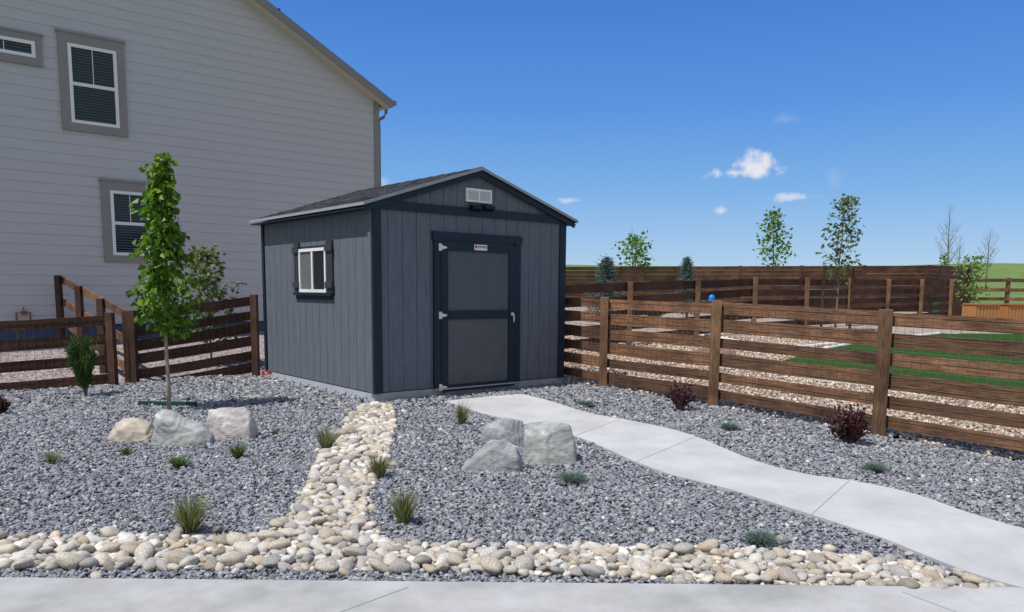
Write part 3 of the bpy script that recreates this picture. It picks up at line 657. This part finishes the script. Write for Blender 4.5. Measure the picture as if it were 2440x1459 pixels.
fence('brown wood rail fence with wire mesh running along the right of the path',[(FL(s).x,FL(s).y,z) for s,z in tops],6,.204,.135,.10,m_wood,m_post,1,wire=.085,bv=.025,wt=.0026)
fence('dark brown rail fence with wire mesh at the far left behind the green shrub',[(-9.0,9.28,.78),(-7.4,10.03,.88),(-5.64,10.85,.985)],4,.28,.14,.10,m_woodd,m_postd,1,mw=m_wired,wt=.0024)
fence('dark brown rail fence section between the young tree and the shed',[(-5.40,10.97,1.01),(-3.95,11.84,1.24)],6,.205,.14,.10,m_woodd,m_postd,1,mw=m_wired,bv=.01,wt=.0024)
fence('brown rail fence climbing back to the house wall at left',[(-5.56,11.15,1.0),(-6.45,12.14,1.17),(-7.46,13.35,1.345),(-8.54,14.62,1.54)],3,.4,.12,.10,m_wood,m_postd,-1,wire=0)
q0=Vector((2.3,15.3,0)); mp=[]
for s in (-4.4,-2.2,0,2.16,4.32,6.6,8.8,11,13.2,15.4):
    p=q0+u*s; mp.append((p.x,p.y,g1(p.x,p.y)+1.24))
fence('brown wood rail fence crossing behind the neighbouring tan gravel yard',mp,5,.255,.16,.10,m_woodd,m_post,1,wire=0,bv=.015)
fence('distant brown rail fence on the grass slope at far right',[(16.5,30.6,1.95),(19.2,30.2,1.97),(21.9,29.9,1.98),(24.6,29.6,2.0)],3,.36,.13,.12,m_wood,m_post,-1,wire=0)
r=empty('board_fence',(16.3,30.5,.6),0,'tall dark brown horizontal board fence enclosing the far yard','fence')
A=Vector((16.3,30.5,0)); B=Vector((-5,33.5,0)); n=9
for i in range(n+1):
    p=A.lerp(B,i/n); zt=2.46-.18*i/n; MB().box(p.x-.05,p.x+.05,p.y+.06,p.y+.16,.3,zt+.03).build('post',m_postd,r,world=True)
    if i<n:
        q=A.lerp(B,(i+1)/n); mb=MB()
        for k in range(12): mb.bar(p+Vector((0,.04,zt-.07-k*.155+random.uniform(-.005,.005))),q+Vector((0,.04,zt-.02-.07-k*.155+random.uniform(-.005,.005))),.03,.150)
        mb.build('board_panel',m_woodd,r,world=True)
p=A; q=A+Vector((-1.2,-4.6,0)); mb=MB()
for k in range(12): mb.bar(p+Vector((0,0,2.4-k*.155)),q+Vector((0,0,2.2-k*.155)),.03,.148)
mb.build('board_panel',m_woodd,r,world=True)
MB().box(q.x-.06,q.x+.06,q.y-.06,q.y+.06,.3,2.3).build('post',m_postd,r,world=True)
# ---------------------------------------------------------------- plants
def leafmesh(name,P,Ax,size,wr,mat,parent,rnd=None,fold=.12):
    n=len(P); Ax=Ax/np.linalg.norm(Ax,axis=1)[:,None]; q=rng.normal(size=(n,3)); sdv=np.cross(Ax,q); sdv/=np.linalg.norm(sdv,axis=1)[:,None]; nn=np.cross(Ax,sdv)
    s=size[:,None]; mid=P+Ax*s*.42; V=np.stack([P,mid+sdv*s*wr+nn*s*fold,P+Ax*s-nn*s*.1,mid-sdv*s*wr+nn*s*fold],1).reshape(-1,3)
    i=np.arange(n)*4; T=np.concatenate([np.stack([i,i+1,i+2],1),np.stack([i,i+2,i+3],1)])
    if rnd is None: rnd=rng.uniform(0,1,n)
    return npmesh(name,V,T,mat,np.repeat(rnd,4),parent=parent)
def tree(name,label,cat,base,h,z0,prof,nb,lpb,ls,tr,mt,ml,wr=.36,rise=.5,droop=.5,group=None,jit=.06,stakes=False,twig=0):
    r=empty(name,base,0,label,cat,group)
    pts=[];k=9; lx=random.uniform(-.03,.03)
    for i in range(k+1):
        t=i/k; pts.append(Vector((lx*h*t*t+random.uniform(-.012,.012)*h*.3*(i>0),random.uniform(-.012,.012)*h*.3*(i>0),h*.97*t-.05*(i==0))))
    MB().tube(pts,[tr*(1-.85*i/k) for i in range(k+1)],8).build('trunk',mt,r,True)
    bm_=MB(); LP=[];LA_=[]
    pz=[a for a,_ in prof]; pr_=[b for _,b in prof]
    for i in range(nb):
        t=(i+random.random())/nb; z=z0+(h*.96-z0)*t; R=float(np.interp(z/h,pz,pr_))*random.uniform(.5,1.15)
        az=i*2.4+random.uniform(-.5,.5); tk=min(z/h/.97*k,k-.001); b0=pts[int(tk)].lerp(pts[int(tk)+1],tk-int(tk))
        d=Vector((math.cos(az),math.sin(az),0)); e=b0+d*R+Vector((0,0,R*rise)); mid=b0.lerp(e,.5)+Vector((0,0,-R*.08))
        br=max(.0035,tr*.3*(1-t)); bm_.tube([b0,mid,e],[br,br*.7,br*.3],5)
        for _ in range(twig):
            s=random.uniform(.3,.9); c=b0.lerp(e,s); bm_.tube([c,c+Vector((random.uniform(-1,1),random.uniform(-1,1),random.uniform(.3,1.2))).normalized()*R*.45],[br*.5,br*.2],4)
        for _ in range(lpb):
            s=random.random()**.6; c=b0.lerp(mid,s*2) if s<.5 else mid.lerp(e,s*2-1)
            c=c+Vector((random.gauss(0,jit),random.gauss(0,jit),random.gauss(0,jit)))
            LP.append(c[:]); LA_.append((d.x*.6+random.gauss(0,.5),d.y*.6+random.gauss(0,.5),-droop+random.gauss(0,.4)))
    for _ in range(lpb):
        if lpb: LP.append((pts[-1]+Vector((random.gauss(0,jit*.7),random.gauss(0,jit*.7),random.uniform(-.12,.05)*h*.3)))[:]); LA_.append((random.gauss(0,.5),random.gauss(0,.5),.3))
    bm_.build('branches',mt,r,True)
    if LP:
        LP=np.array(LP); leafmesh('crown',LP,np.array(LA_),ls*rng.uniform(.6,1.25,len(LP)),wr,ml,r)
    if stakes:
        for sx in (-.35,.35): MB().box(sx-.025,sx+.025,-.025,.025,-.1,1.5).build('stake',m_postd,r)
    return r
def hgt(base,px,py): 
    return PD(px,py,base.y).z-base.z
b=G(403,979); h=hgt(b,395,362)
tree('young_tree','slender young tree with bright green heart shaped leaves standing left of the shed','tree',b,h,.88,[(.28,.24),(.36,.31),(.48,.30),(.55,.23),(.62,.26),(.70,.17),(.8,.20),(.88,.12),(.93,.06),(1,.08)],56,32,.086,.026,m_bark,m_leaf,wr=.42,rise=.25,droop=.85,jit=.042)
b=PD(500,780,12.6); b.z=g1(b.x,b.y); h=hgt(b,490,598)
tree('small_tree','small olive green leafy tree behind the fence next to the shed','tree',b,h,.3,[(.2,.35),(.5,.42),(.8,.28),(1,.08)],40,20,.10,.02,m_barkd,m_leaf2,rise=.7,droop=.1,jit=.07)
def bush(name,label,cat,px,py,wpx,toppx,n,ls,wr,ml,mt=None,group=None,upright=False,fill=1.0):
    b=G(px,py); w=wpx/1840*b.y/2; h=hgt(b,px,toppx); r=empty(name,b,0,label,cat,group)
    sm=MB(); LP=[];LA_=[]
    for i in range(46 if not upright else 60):
        az=random.uniform(0,6.28); q=random.random()**.6
        if upright: e=Vector((math.cos(az)*w*q*.85,math.sin(az)*w*q*.85,h*random.uniform(.6,1)*(1-.25*q)))
        else: e=Vector((math.cos(az)*w*q*.95,math.sin(az)*w*q*.95,h*(random.uniform(.55,1)*(1-.4*q*q))))
        mid=Vector((e.x*(.35 if upright else .45),e.y*(.35 if upright else .45),e.z*.5)); sm.tube([(0,0,-.02),mid,e],[.006,.004,.002],4)
        for _ in range(n):
            s=random.uniform(.25,1)
            c=(Vector((0,0,0)).lerp(mid,s*2) if s<.5 else mid.lerp(e,s*2-1))+Vector((random.gauss(0,w*.07),random.gauss(0,w*.07),random.gauss(0,.02)))
            LP.append(c[:]); dd=(e-mid).normalized(); LA_.append((dd.x+random.gauss(0,.6),dd.y+random.gauss(0,.6),dd.z+random.gauss(0,.4)))
    sm.build('stems',mt or m_barkd,r); LP=np.array(LP)
    leafmesh('foliage',LP,np.array(LA_),ls*rng.uniform(.6,1.3,len(LP)),wr,ml,r); return r
bush('columnar_shrub','feathery upright green shrub in front of the far left fence','shrub',205,948,92,773,80,.055,.10,m_leaf3,upright=True)
bush('maroon_shrub','small maroon leaved shrub by the fence nearer the shed','shrub',1620,980,86,898,16,.035,.35,m_maroon)
bush('maroon_shrub','dark maroon leaved shrub in front of the thick near fence post','shrub',2022,1058,104,965,24,.04,.35,m_maroon)
bush('dark_shrub','small dark purple shrub cut by the left edge of the photo','shrub',2,988,42,945,14,.035,.3,m_maroon)
def tuft(name,label,px,py,hpx,wpx,n,mat,group=None,thick=.0035,stiff=.6,hs=1.45):
    b=G(px,py); h=hpx/1840*b.y*hs; w=wpx/1840*b.y/2*1.2
    V=[];T=[];R_=[]
    for i in range(n):
        az=random.uniform(0,6.28); q=random.random()**.7; rb=w*.3*random.random(); hh=h*random.uniform(.5,1)*(1-.2*q)
        d=Vector((math.cos(az),math.sin(az),0)); tw=random.uniform(0,6.28); s=Vector((math.cos(tw),math.sin(tw),0))*thick
        p0=d*rb; reach=w*q*1.05; b0=len(V); k=random.random()
        for j,t in enumerate((0,.35,.7,1)):
            p=p0+d*reach*(t**1.6)+Vector((0,0,hh*(t-(1-stiff)*.6*t**3)-.01*(j==0))); ww=(1-t)*.9+.1
            V+= [(p-s*ww)[:],(p+s*ww)[:]]; R_+=[k,k]
        for j in range(3): T.append((b0+2*j,b0+2*j+1,b0+2*j+3,b0+2*j+2))
    o=npmesh(name,np.array(V),np.array(T),mat,np.array(R_)); o.location=b; return tag(o,label,'grass clump' if mat is not m_fes else 'fescue',group)
T_=[(455,1272,92,88,340,m_gr,'largest spiky grass clump just above the cobble band at left'),
(962,1248,80,70,280,m_gr,'spiky grass clump right of the cobble strip, closest to the front band'),
(903,1140,58,62,260,m_gr,'grass clump on the right edge halfway up the diagonal cobble strip'),
(778,1072,52,54,240,m_gr,'grass clump on the left edge of the upper cobble strip'),
(1100,1014,52,40,200,m_gr,'grass clump below the start of the path by the shed door'),
(425,1114,28,62,220,m_grg,'low green grass clump below the grey green left boulder'),
(567,1092,34,50,220,m_grg,'low dark green clump below the pinkish boulder'),
(300,1087,24,30,100,m_grg,'tiny green clump in the gravel below the tan boulder'),
(125,1104,30,46,130,m_gr,'sparse grass clump farthest left in the gravel'),
(655,1035,14,30,50,m_grg,'tiny sprout in the gravel right of the left boulders')]
for px,py,hh,ww,n_,mt,lb in T_: tuft('grass_clump',lb,px,py,hh,ww,n_,mt,thick=.0042,stiff=.8)
for px,py,hh,ww,lb in ((1365,1150,36,88,'blue green fescue mound just below the large flat boulder'),(1738,1026,28,58,'blue green fescue mound between the two maroon shrubs'),(2083,1124,30,70,'blue green fescue mound right of the path below the near fence post'),(1810,1298,46,90,'largest blue green fescue mound just above the cobble band at right'),(1395,968,18,46,'small fescue mound near the fence right of the path start')):
    tuft('fescue_mound',lb,px,py,hh,ww,560,m_fes,thick=.0036,stiff=.3,hs=1.3)
def bgtree(px,topy,Y,label,**k):
    b=PD(px,700,Y); b.z=g1(b.x,b.y); return b,hgt(b,px,topy)
b,h=bgtree(1512,568,36,''); tree('sapling','bushy light green sapling rising behind the board fence nearest the shed','tree',b,h,h*.35,[(.3,.7),(.6,.85),(.85,.5),(1,.15)],34,14,.2,.04,m_barkd,m_leafy,rise=.8,droop=0,jit=.13)
b,h=bgtree(1506,535,37,''); tree('bare_sapling','thin leafless twigs above the light green sapling','tree',b,h,h*.5,[(.3,.4),(1,.15)],18,0,.1,.03,m_barkd,None,rise=1.5)
b,h=bgtree(1840,503,36,''); tree('sapling','tall light green sapling rising above the middle of the board fence','tree',b,h,h*.38,[(.3,.9),(.5,1.0),(.7,.5),(.95,.2),(1,.1)],32,14,.2,.045,m_barkd,m_leafy,rise=.8,droop=0,jit=.11)
b=G(1990,788); h=hgt(b,1995,468)
tree('staked_tree','young staked tree with grey green leaves in the neighbouring gravel yard','tree',b,h,h*.33,[(.3,.3),(.4,.48),(.6,.4),(.85,.28),(1,.1)],40,13,.11,.03,m_barkd,m_leaf2,rise=1.1,droop=0,jit=.06,stakes=True)
for px,tp_,Y,wd,lb in ((1442,612,20,.75,'blue spruce behind the rail fence close to the shed'),(1638,612,24,.55,'small blue spruce in front of the board fence')):
    b,h=bgtree(px,tp_,Y,''); tree('blue_spruce',lb,'tree',b,h,.15,[(0,wd),(.5,wd*.6),(1,.03)],110,40,.075,.04,m_barkd,m_spruce,wr=.14,rise=.15,droop=-.1,jit=.045)
b,h=bgtree(2252,482,42,''); tree('bare_tree','tall leafless tree above the right end of the board fence','tree',b,h,h*.35,[(.3,.75),(.6,.6),(1,.15)],44,0,.1,.05,m_barkd,None,rise=1.3,twig=5)
b,h=bgtree(2280,560,46,''); tree('bare_tree','shorter leafless tree just right of the tall bare tree','tree',b,h,h*.4,[(.3,.6),(1,.2)],26,0,.1,.04,m_barkd,None,rise=1.5,twig=4)
b,h=bgtree(2347,543,60,''); tree('bare_tree','leafless tree farthest right on the horizon','tree',b,h,h*.35,[(.3,1.0),(.6,.9),(1,.2)],36,0,.1,.06,m_barkd,None,rise=1.3,twig=5)
b,h=bgtree(2247,605,30,''); tree('sapling','small green sapling beside the corner of the board fence','tree',b,h,h*.4,[(.3,.2),(.6,.3),(1,.1)],22,12,.1,.02,m_barkd,m_leafy,rise=.8,droop=0,jit=.06)
b,h=bgtree(2312,610,26,''); tree('sapling','yellow green sapling standing behind the orange planter boxes','tree',b,h,h*.25,[(.25,.4),(.5,.6),(.8,.35),(1,.1)],28,14,.12,.025,m_barkd,m_leafy,rise=.6,droop=.3,jit=.09)
bush('low_plant','low leafy plant in the far gravel left of the turf',  'plant',1560,758,70,735,10,.07,.3,m_leaf3)
# ---------------------------------------------------------------- boulders
def boulder(label,x0,x1,yt,yb,mat,prof,depth=.75,seed=0,yaw=0,hk=1.0):
    R=random.Random(seed); gf=G((x0+x1)/2,yb-4); w=(x1-x0)/1840*gf.y; dy=w*depth; c=Vector((gf.x,gf.y+dy*.45,0)); c.x=gf.x*(c.y/gf.y); w*=c.y/gf.y; c.z=g1(c.x,c.y)
    h=(PD((x0+x1)/2,yt,c.y).z-c.z)*hk
    bm=bmesh.new()
    # ridge line, broken front shoulder, front foot, back shoulder and foot at each station
    for i,(uu,hh) in enumerate(prof):
        x=(uu-.5)*w; e=(1-(2*uu-1)**4)*.35+.6
        bm.verts.new((x*.97,R.uniform(-.12,.08)*dy,hh*h))
        if i%2==0: bm.verts.new((x*R.uniform(.85,1.0),-.5*dy*e*R.uniform(.55,.85),hh*h*R.uniform(.5,.85)))
        if i%2==1: bm.verts.new((x,.4*dy*e,hh*h*.8))
        if i%2==0 or i==len(prof)-1: bm.verts.new((x,-.5*dy*e,-.06)); bm.verts.new((x,.5*dy*e,-.06))
    res=bmesh.ops.convex_hull(bm,input=bm.verts)
    bmesh.ops.delete(bm,geom=[g for g in set(res['geom_interior']+res['geom_unused']) if isinstance(g,bmesh.types.BMVert)],context='VERTS')
    bmesh.ops.dissolve_limit(bm,angle_limit=rad(7),verts=bm.verts[:],edges=bm.edges[:])
    bmesh.ops.bevel(bm,geom=bm.edges[:],offset=.006,segments=1,affect='EDGES',clamp_overlap=True)
    for it in range(6):
        bmesh.ops.triangulate(bm,faces=[f for f in bm.faces if len(f.verts)>3])
        ed=[e for e in bm.edges if e.calc_length()>.03]
        if ed: bmesh.ops.subdivide_edges(bm,edges=ed,cuts=1)
    bmesh.ops.triangulate(bm,faces=[f for f in bm.faces if len(f.verts)>3])
    bm.normal_update(); off=Vector((seed*3.1,1,2))
    for q in bm.verts:
        # chipped planes: a low-frequency term quantised into steps reads as broken facets
        t=noise.noise(q.co*5+off)*3.0; st=math.floor(t)+min(1,(t-math.floor(t))*4)
        q.co+=q.normal*(.010*st/1.5+.0035*noise.noise(q.co*26+off))
    me=bpy.data.meshes.new('boulder'); bm.to_mesh(me); bm.free(); me.materials.append(mat)
    o=bpy.data.objects.new('boulder',me); C.objects.link(o); o.location=c; o.rotation_euler.z=yaw
    return tag(o,label,'boulder')
boulder('tan boulder at the left end of the left rock group',266,370,992,1060,m_rt,[(0,.15),(.1,.6),(.3,.9),(.7,1),(.93,.75),(1,.3)],seed=1,depth=.7)
boulder('pale grey green boulder in the middle of the left rock group',362,508,976,1068,m_rg,[(0,.3),(.08,.85),(.22,1),(.55,.78),(.85,.6),(1,.2)],seed=12,depth=.5)
boulder('small dark rock wedged between the grey green and pinkish boulders',480,530,1000,1046,m_rd,[(0,.3),(.3,.9),(.7,1),(1,.4)],seed=5)
boulder('pinkish white streaked boulder at the right end of the left rock group',496,610,968,1056,m_rp,[(0,.5),(.05,.88),(.3,.96),(.8,1),(.95,.8),(1,.3)],seed=8,depth=.7)
boulder('grey boulder at the upper left of the rock group beside the path',1146,1258,998,1072,m_rg2,[(0,.35),(.08,.82),(.4,1),(.9,.95),(1,.5)],seed=14,depth=.5)
boulder('largest blocky grey green boulder touching the path edge',1244,1376,1004,1114,m_rg,[(0,.6),(.06,.95),(.4,1),(.85,.93),(.96,.6),(1,.3)],seed=21,depth=.8)
boulder('low sloping grey boulder nearest the camera in the path rock group',1096,1246,1046,1132,m_rg2,[(0,.08),(.2,.5),(.48,.95),(.72,1),(.9,.75),(1,.25)],seed=33,depth=.4)
boulder('flat reddish brown rock on the tan gravel beyond the fence',1642,1755,826,864,m_rb,[(0,.3),(.2,.9),(.8,1),(1,.4)],seed=41)
# ---------------------------------------------------------------- small things
b=G(330,968); c=G(470,972)
mb=MB(); mb.bar(b+Vector((0,0,.03)),c+Vector((0,0,.04)),.03,.03); mb.bar(b+Vector((0,0,.045)),c+Vector((0,0,.055)),.005,.03)
tag(mb.build('metal_stake',m_stake),'dark green metal stake lying on the gravel by the young tree','stake')
for i,(px,py) in enumerate(((624,905),(640,903))):
    b=G(px,py); r=empty('marker_flag',b,0,('red marker flag by the fence post at the shed corner' if i==0 else 'red marker flag touching the rear corner of the shed'),'flag')
    MB().tube([(0,0,-.02),(0,0,.14)],.003,5).build('wire_stem',m_silver,r); MB().hexa([(0,0,.06),(.05,.01,.07),(.05,.013,.07),(0,.003,.06),(0,0,.13),(.045,.012,.12),(.045,.015,.12),(0,.003,.13)]).build('flag',m_red,r)
b=PD(1696,712,9.6); r=empty('hose_nozzle',b,0,'small bright blue plastic fitting beside the middle fence post top','nozzle')
MB().tube([(0,0,-.06),(0,0,-.045),(0,0,0),(0,0,.035),(0,0,.05)],[.012,.035,.042,.03,.012],12).build('nozzle_body',m_blue,r,True); MB().tube([(0,0,.0),(-.02,-.03,-.02),(-.035,-.05,-.045)],[.014,.012,.008],8).build('spout',m_blue,r,True)
b=PD(2250,745,29); b.z=g1(b.x,b.y); r=empty('utility_box',b,0,'green utility cabinet on the grass slope at far right','cabinet')
MB().box(-.3,.3,-.3,.3,-.05,.48).build('cabinet_body',m_green,r,bevel=.03); MB().box(-.33,.33,-.34,.32,.481,.56).build('lid',m_green,r,bevel=.02)
for px,lb in ((2352,'left orange slatted cedar planter box at far right'),(2428,'right orange slatted cedar planter box cut by the photo edge')):
    b=G(px,770); r=empty('planter_box',b,rad(8),lb,'planter'); w=60/1840*b.y/2; h=hgt(b,px,727)
    mb=MB(); k=7
    for i in range(k):
        a_=-w+i*2*w/k; mb.box(a_+.008,a_+2*w/k-.008,-.02,.0,0,h)
        mb.box(a_+.008,a_+2*w/k-.008,2*w*.8,2*w*.8+.02,0,h)
    for s in(-1,1):
        for i in range(5): mb.box(s*w-.01,s*w+.01,.01+i*w*.31,.01+(i+.92)*w*.31,0,h)
    mb.build('side_slats',m_orange,r); MB().box(-w-.03,w+.03,-.05,.06,h+.001,h+.04).box(-w-.03,-w+.06,.06,1.5*w,h+.001,h+.04).box(w-.06,w+.03,.06,1.5*w,h+.001,h+.04).build('top_rim',m_orange,r); MB().box(-w+.02,w-.02,.03,w*1.5,.02,h-.08).build('soil',m_rd,r)
# ---------------------------------------------------------------- light and sky
el=rad(64); hd=Vector((.83,.56,0)).normalized()
sv=Vector((-hd.x*math.cos(el),-hd.y*math.cos(el),math.sin(el)))
sun=bpy.data.lights.new('sun','SUN'); sun.energy=4.7; sun.angle=rad(.5); sun.color=(1,.965,.91)
so=bpy.data.objects.new('sun',sun); C.objects.link(so); so.rotation_euler=(-sv).to_track_quat('-Z','Y').to_euler()
w=bpy.data.worlds.new('World'); S.world=w; w.use_nodes=True; nt=w.node_tree; L=nt.links; bg=nt.nodes['Background']
sky=nt.nodes.new('ShaderNodeTexSky'); sky.sky_type='NISHITA'; sky.sun_disc=False; sky.sun_elevation=el; sky.sun_rotation=math.atan2(sv.x,sv.y); sky.altitude=1600; sky.air_density=1.0; sky.dust_density=.4; sky.ozone_density=1.5
geo=nt.nodes.new('ShaderNodeTexCoord'); GEN=geo.outputs['Generated']
nz=nt.nodes.new('ShaderNodeTexNoise'); nz.inputs['Scale'].default_value=38; nz.inputs['Detail'].default_value=7; nz.inputs['Roughness'].default_value=.6; L.new(GEN,nz.inputs['Vector'])
def vm(op,a,bv):
    n=nt.nodes.new('ShaderNodeVectorMath'); n.operation=op; L.new(a,n.inputs[0]); n.inputs[1].default_value=bv; return n.outputs['Value']
def mt_(op,a,b=None):
    n=nt.nodes.new('ShaderNodeMath'); n.operation=op
    for i,q in enumerate((a,b)):
        if q is None: continue
        if isinstance(q,(int,float)): n.inputs[i].default_value=q
        else: L.new(q,n.inputs[i])
    return n.outputs[0]
def mixc(fac,a,b):
    mx=nt.nodes.new('ShaderNodeMix'); mx.data_type='RGBA'
    for i,q in ((0,fac),(6,a),(7,b)):
        if isinstance(q,(int,float)): mx.inputs[i].default_value=q
        elif isinstance(q,tuple): mx.inputs[i].default_value=q
        else: L.new(q,mx.inputs[i])
    return mx.outputs[2]
STR=.15
sx=nt.nodes.new('ShaderNodeSeparateXYZ'); L.new(GEN,sx.inputs[0])
rp=ramp(nt,[(0,(.40,.58,.79)),(.05,(.31,.51,.78)),(.12,(.17,.40,.77)),(.22,(.075,.275,.74)),(.36,(.034,.18,.62)),(1,(.02,.11,.42))]); L.new(sx.outputs[2],rp.inputs[0])
sc=nt.nodes.new('ShaderNodeVectorMath'); sc.operation='SCALE'; L.new(rp.outputs[0],sc.inputs[0]); sc.inputs['Scale'].default_value=1/STR
cur=mixc(.85,sky.outputs[0],sc.outputs[0])
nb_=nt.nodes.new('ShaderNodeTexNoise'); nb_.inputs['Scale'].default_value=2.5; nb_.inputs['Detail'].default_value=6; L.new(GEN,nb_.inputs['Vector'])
back_fill=mt_('ADD',mt_('MULTIPLY',sx.outputs[1],-1.0),mt_('MULTIPLY',mt_('SUBTRACT',nb_.outputs[0],.5),.8))
mr=nt.nodes.new('ShaderNodeMapRange'); mr.interpolation_type='SMOOTHSTEP'; mr.inputs[1].default_value=.0; mr.inputs[2].default_value=.45; mr.inputs[4].default_value=.8; L.new(back_fill,mr.inputs[0])
cur=mixc(mr.outputs[0],cur,(3.6,3.75,4.1,1))  # added white haze behind the camera, a neutral fill for the shaded walls
for px,py,ww,hh,op in ((1790,398,150,62,.95),(1752,412,130,36,.9),(1720,503,44,30,.6),(1893,470,110,22,.6),(1357,478,70,16,.5),(1875,285,60,30,.12),(1985,425,50,50,.08),(905,432,60,30,.3)):
    d=ray(px,py).normalized(); rt=d.cross(Vector((0,0,1))).normalized(); up=rt.cross(d)
    a=mt_('DIVIDE',vm('DOT_PRODUCT',GEN,rt),ww/2/FP); b_=mt_('DIVIDE',vm('DOT_PRODUCT',GEN,up),hh/2/FP)
    dist=mt_('SQRT',mt_('ADD',mt_('MULTIPLY',a,a),mt_('MULTIPLY',b_,b_)))
    val=mt_('ADD',mt_('SUBTRACT',1.0,dist),mt_('MULTIPLY',mt_('SUBTRACT',nz.outputs[0],.5),3.0))
    front_=mt_('GREATER_THAN',vm('DOT_PRODUCT',GEN,d),.5)
    mr=nt.nodes.new('ShaderNodeMapRange'); mr.interpolation_type='SMOOTHSTEP'; mr.inputs[1].default_value=-.05; mr.inputs[2].default_value=.9; mr.inputs[4].default_value=op; L.new(val,mr.inputs[0])
    cur=mixc(mt_('MULTIPLY',mr.outputs[0],front_),cur,(5.4,5.5,5.7,1))
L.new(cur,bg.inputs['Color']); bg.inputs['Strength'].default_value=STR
S.view_settings.view_transform='Standard'; S.view_settings.look='None'; S.view_settings.exposure=0
